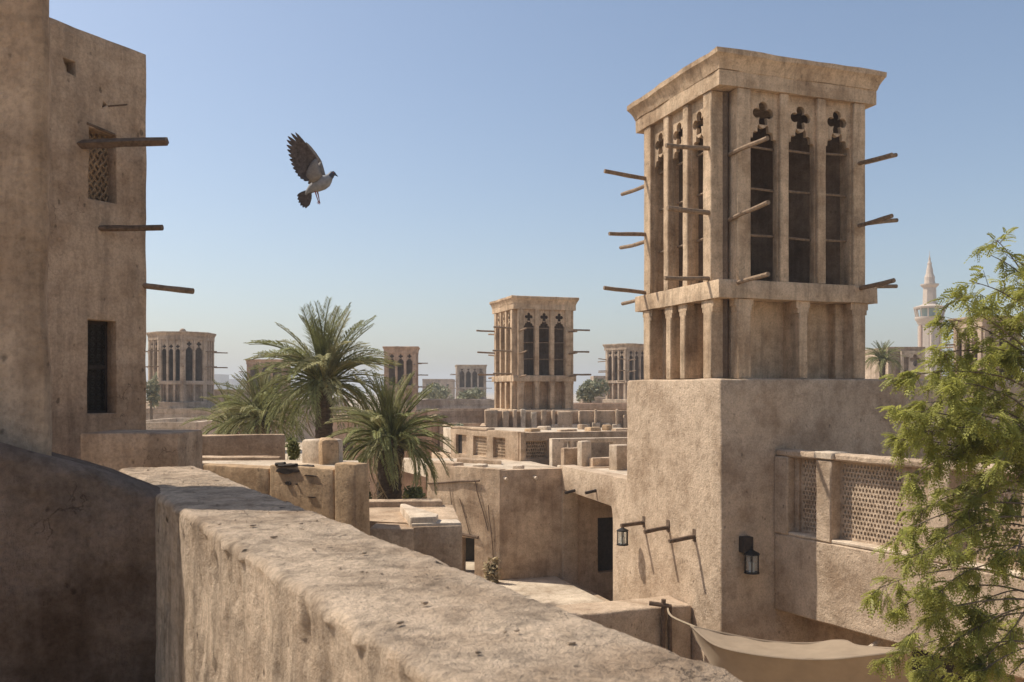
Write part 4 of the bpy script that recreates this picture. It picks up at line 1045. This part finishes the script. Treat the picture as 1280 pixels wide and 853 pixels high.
# ------------------------------------------------------------------ minaret
def minaret():
    d = 200; x = X(1162, d); m = FPX / d
    root = empty('minaret', (x, d, 0), 'slender pale minaret with a glazed balcony and pointed spire', 'minaret')
    def ring(name, prof, n, mat):
        bm = bmesh.new(); tube(bm, [(x, d, z) for r_, z in prof], [r_ for r_, z in prof], n); return obj(name, bm, mat, root, 25)
    z = lambda py: Z(py, d)
    ring('shaft', [(2.35, 0), (2.25, z(404)), (2.5, z(402))], 12, STONE)
    for k in range(6):
        a_ = k * math.pi / 3 + .25; cx, cy = x + 2.25 * math.cos(a_), d + 2.25 * math.sin(a_)
        bm = bmesh.new(); tube(bm, [(cx, cy, 0), (cx, cy, z(407))], .38, 6); obj('pilaster', bm, STONEP if k % 2 else STONE, root)
    ring('corbel', [(2.4, z(406)), (2.7, z(402)), (3.0, z(400)), (3.1, z(398)), (3.1, z(396.5))], 16, STONE)
    ring('balcony_drum', [(2.0, z(396.5)), (2.0, z(386))], 12, GREEN)
    for k in range(12):
        a_ = k * math.pi / 6; c_, s_ = math.cos(a_), math.sin(a_)
        bm = bmesh.new(); tube(bm, [(x + 2.8 * c_, d + 2.8 * s_, z(396.6)), (x + 3.15 * c_, d + 3.15 * s_, z(385.8))], .16, 5); obj('balcony_post', bm, STONE, root)
    ring('balcony_roof', [(3.3, z(386)), (3.4, z(384)), (2.2, z(382)), (1.8, z(381))], 16, STONE)
    ring('upper_drum', [(1.55, z(382)), (1.4, z(358))], 8, STONE)
    ring('upper_gallery', [(1.4, z(360)), (1.9, z(357)), (1.95, z(355.5)), (1.2, z(355))], 16, STONE)
    ring('spire', [(1.2, z(356)), (1.05, z(350)), (1.1, z(347)), (.75, z(342)), (.7, z(338)), (.42, z(331)), (.5, z(330)), (.2, z(326)), (.25, z(324)), (.06, z(320)), (.03, z(314))], 12, STONE)
minaret()

# ------------------------------------------------------------------ pigeon
def pigeon():
    d = 6.0; sc = d / FPX / 7.75; cx, cy = 480, 480
    c = at(340 + cx / 7.75, 160 + cy / 7.75, d)
    BODY = plain('pigeon_body', (.24, .235, .235), .8, .25, 40, bump=.15); WING = plain('pigeon_flight', (.095, .075, .066), .8, .5, 50, bump=.15); UNDER = plain('pigeon_underwing', (.22, .19, .165), .8, .2, 50, bump=.15); HEAD = plain('pigeon_head', (.05, .06, .085), .5, .3, 60, bump=.1)
    def P(ix, iy, dep=0.0): return c + Vector(((ix - cx) * sc, dep, -(iy - cy) * sc))
    root = empty('pigeon', c, 'grey pigeon in flight with raised wings and fanned dark tail', 'bird')
    def ell(bm, pts, n=14):
        rings = []
        for i, (ix, iy, r_, dr) in enumerate(pts):
            a = pts[max(0, i - 1)]; b = pts[min(len(pts) - 1, i + 1)]
            t_ = Vector((b[0] - a[0], b[1] - a[1])).normalized(); nv = Vector((-t_.y, t_.x))
            rings.append([bm.verts.new(P(ix + nv.x * math.cos(k * 2 * math.pi / n) * r_, iy + nv.y * math.cos(k * 2 * math.pi / n) * r_, math.sin(k * 2 * math.pi / n) * dr * sc)) for k in range(n)])
        for a, b in zip(rings, rings[1:]):
            for k in range(n): bm.faces.new((a[k], a[(k + 1) % n], b[(k + 1) % n], b[k]))
        bm.faces.new(rings[0]); bm.faces.new(list(reversed(rings[-1])))
    bm = bmesh.new(); ell(bm, [(325, 650, 8, 12), (345, 625, 24, 30), (385, 590, 42, 48), (430, 565, 58, 64), (480, 540, 66, 74), (520, 515, 62, 68), (545, 492, 46, 50), (562, 472, 33, 36)]); obj('body', bm, BODY, root, 80)
    bm = bmesh.new(); ell(bm, [(552, 484, 36, 40), (568, 465, 32, 34), (583, 450, 31, 32), (598, 446, 27, 26), (609, 450, 17, 15), (616, 455, 9, 8), (628, 463, 6, 5), (638, 472, 2, 2)]); obj('head', bm, HEAD, root, 80)
    for s in (-1, 1):
        bm = bmesh.new(); bmesh.ops.create_uvsphere(bm, u_segments=8, v_segments=6, radius=4 * sc, matrix=Matrix.Translation(P(598, 441, s * 24 * sc))); obj('eye', bm, plain('eye_orange', (.5, .14, .03), .3, .1, 5, bump=0), root)
    def feather_(base, tip, wd, dep0, dep1, mat, name='feather'):
        bm = bmesh.new(); b, t_ = Vector(base), Vector(tip); ax = (t_ - b); L_ = ax.length; ax /= L_; nv = Vector((-ax.y, ax.x))
        prof = [(0, .35), (.15, .7), (.4, 1), (.7, 1), (.88, .75), (.97, .35), (1, .08)]
        up, dn = [], []
        for s_, k_ in prof:
            q = b + ax * L_ * s_; dp = dep0 + (dep1 - dep0) * s_
            row = []
            for sg, th in ((1, 0), (0, 1), (-1, 0), (0, -1)):
                e = q + nv * wd * k_ * sg; row.append(bm.verts.new(P(e.x, e.y, dp + th * .0012)))
            up.append(row)
        for r0, r1 in zip(up, up[1:]):
            for k in range(4): bm.faces.new((r0[k], r0[(k + 1) % 4], r1[(k + 1) % 4], r1[k]))
        bm.faces.new(up[0]); bm.faces.new(up[-1])
        return obj(name, bm, mat, root, 60)
    def wing(off, dep, ddep, k=1.0):
        T = lambda p: (p[0] + off[0], p[1] + off[1])
        prim = [((445, 320), (262, 88), 16), ((440, 325), (222, 95), 18), ((432, 330), (190, 124), 19), ((425, 340), (180, 158), 20), ((418, 352), (178, 206), 21), ((412, 366), (184, 250), 22), ((408, 380), (196, 296), 23)]
        sec = [((408, 392), (206, 342), 24), ((405, 405), (220, 384), 25), ((402, 420), (236, 424), 25), ((400, 436), (256, 460), 25), ((398, 452), (280, 494), 24), ((398, 466), (306, 522), 22), ((400, 478), (340, 545), 22)]
        for i, (b, t_, wd) in enumerate(prim + sec):
            feather_(T(b), T(t_), wd, dep + .002 * i, dep + ddep - .002 * (13 - i) * .4, WING)
        bm = bmesh.new()
        outl = [(500, 478), (478, 430), (462, 370), (448, 322), (436, 318), (405, 345), (372, 395), (352, 440), (345, 490), (362, 528), (400, 545), (455, 530)]
        cc = Vector((425, 440)); ring = [bm.verts.new(P(*T(o), dep - .012 + .004 * ((i % 2)))) for i, o in enumerate(outl)]; r2 = [bm.verts.new(P(*T(Vector(o).lerp(cc, .35)), dep - .026)) for o in outl]; r3 = [bm.verts.new(P(*T(o), dep + .012)) for o in outl]
        m = len(outl)
        for k in range(m):
            bm.faces.new((ring[k], ring[(k + 1) % m], r2[(k + 1) % m], r2[k])); bm.faces.new((ring[k], r3[k], r3[(k + 1) % m], ring[(k + 1) % m]))
        bm.faces.new(r2); bm.faces.new(list(reversed(r3)))
        obj('wing', bm, UNDER, root, 60)
    wing((0, 0), -.045, -.05)
    wing((20, -4), .05, .10)
    for i, t_ in enumerate(((236, 655), (242, 690), (254, 722), (274, 752), (298, 772), (326, 780), (350, 762), (362, 728))):
        feather_((372, 604), t_, 22, .01 - .003 * i, .02 - .004 * i, WING, 'tail_feather')
    for k, dp in ((0, -.012), (14, .014)):
        bm = bmesh.new(); tube(bm, [P(418 + k, 600, dp), P(432 + k, 655, dp), P(452 + k * .3, 715, dp)], [.007, .004, .003], 6); obj('leg', bm, plain('pigeon_leg', (.25, .09, .08), .6, .2, 30, bump=0), root)
        bm = bmesh.new()
        for tt in ((440, 735), (456, 740), (466, 728)): tube(bm, [P(452 + k * .3, 713, dp), P(*tt, dp)], [.0028, .0015], 5)
        obj('foot', bm, bpy.data.materials['pigeon_leg'], root)
pigeon()

# ------------------------------------------------------------------ haze
bm = bmesh.new(); bmesh.ops.create_cube(bm, size=1, matrix=Matrix.Translation((0, 1600, 24)) @ Matrix.Diagonal((5400, 4200, 50, 1)))
hm = bpy.data.materials.new('haze'); hm.use_nodes = True; hn = hm.node_tree
hn.nodes.remove(hn.nodes['Principled BSDF']); pv = hn.nodes.new('ShaderNodeVolumePrincipled')
pv.inputs['Color'].default_value = (.93, .94, .95, 1); pv.inputs['Density'].default_value = .0009; pv.inputs['Anisotropy'].default_value = .2
hn.links.new(pv.outputs['Volume'], hn.nodes['Material Output'].inputs['Volume'])
tag(obj('haze', bm, hm, smooth=0), kind='stuff')

for o in bpy.data.objects:
    if 'org' in o: del o['org']
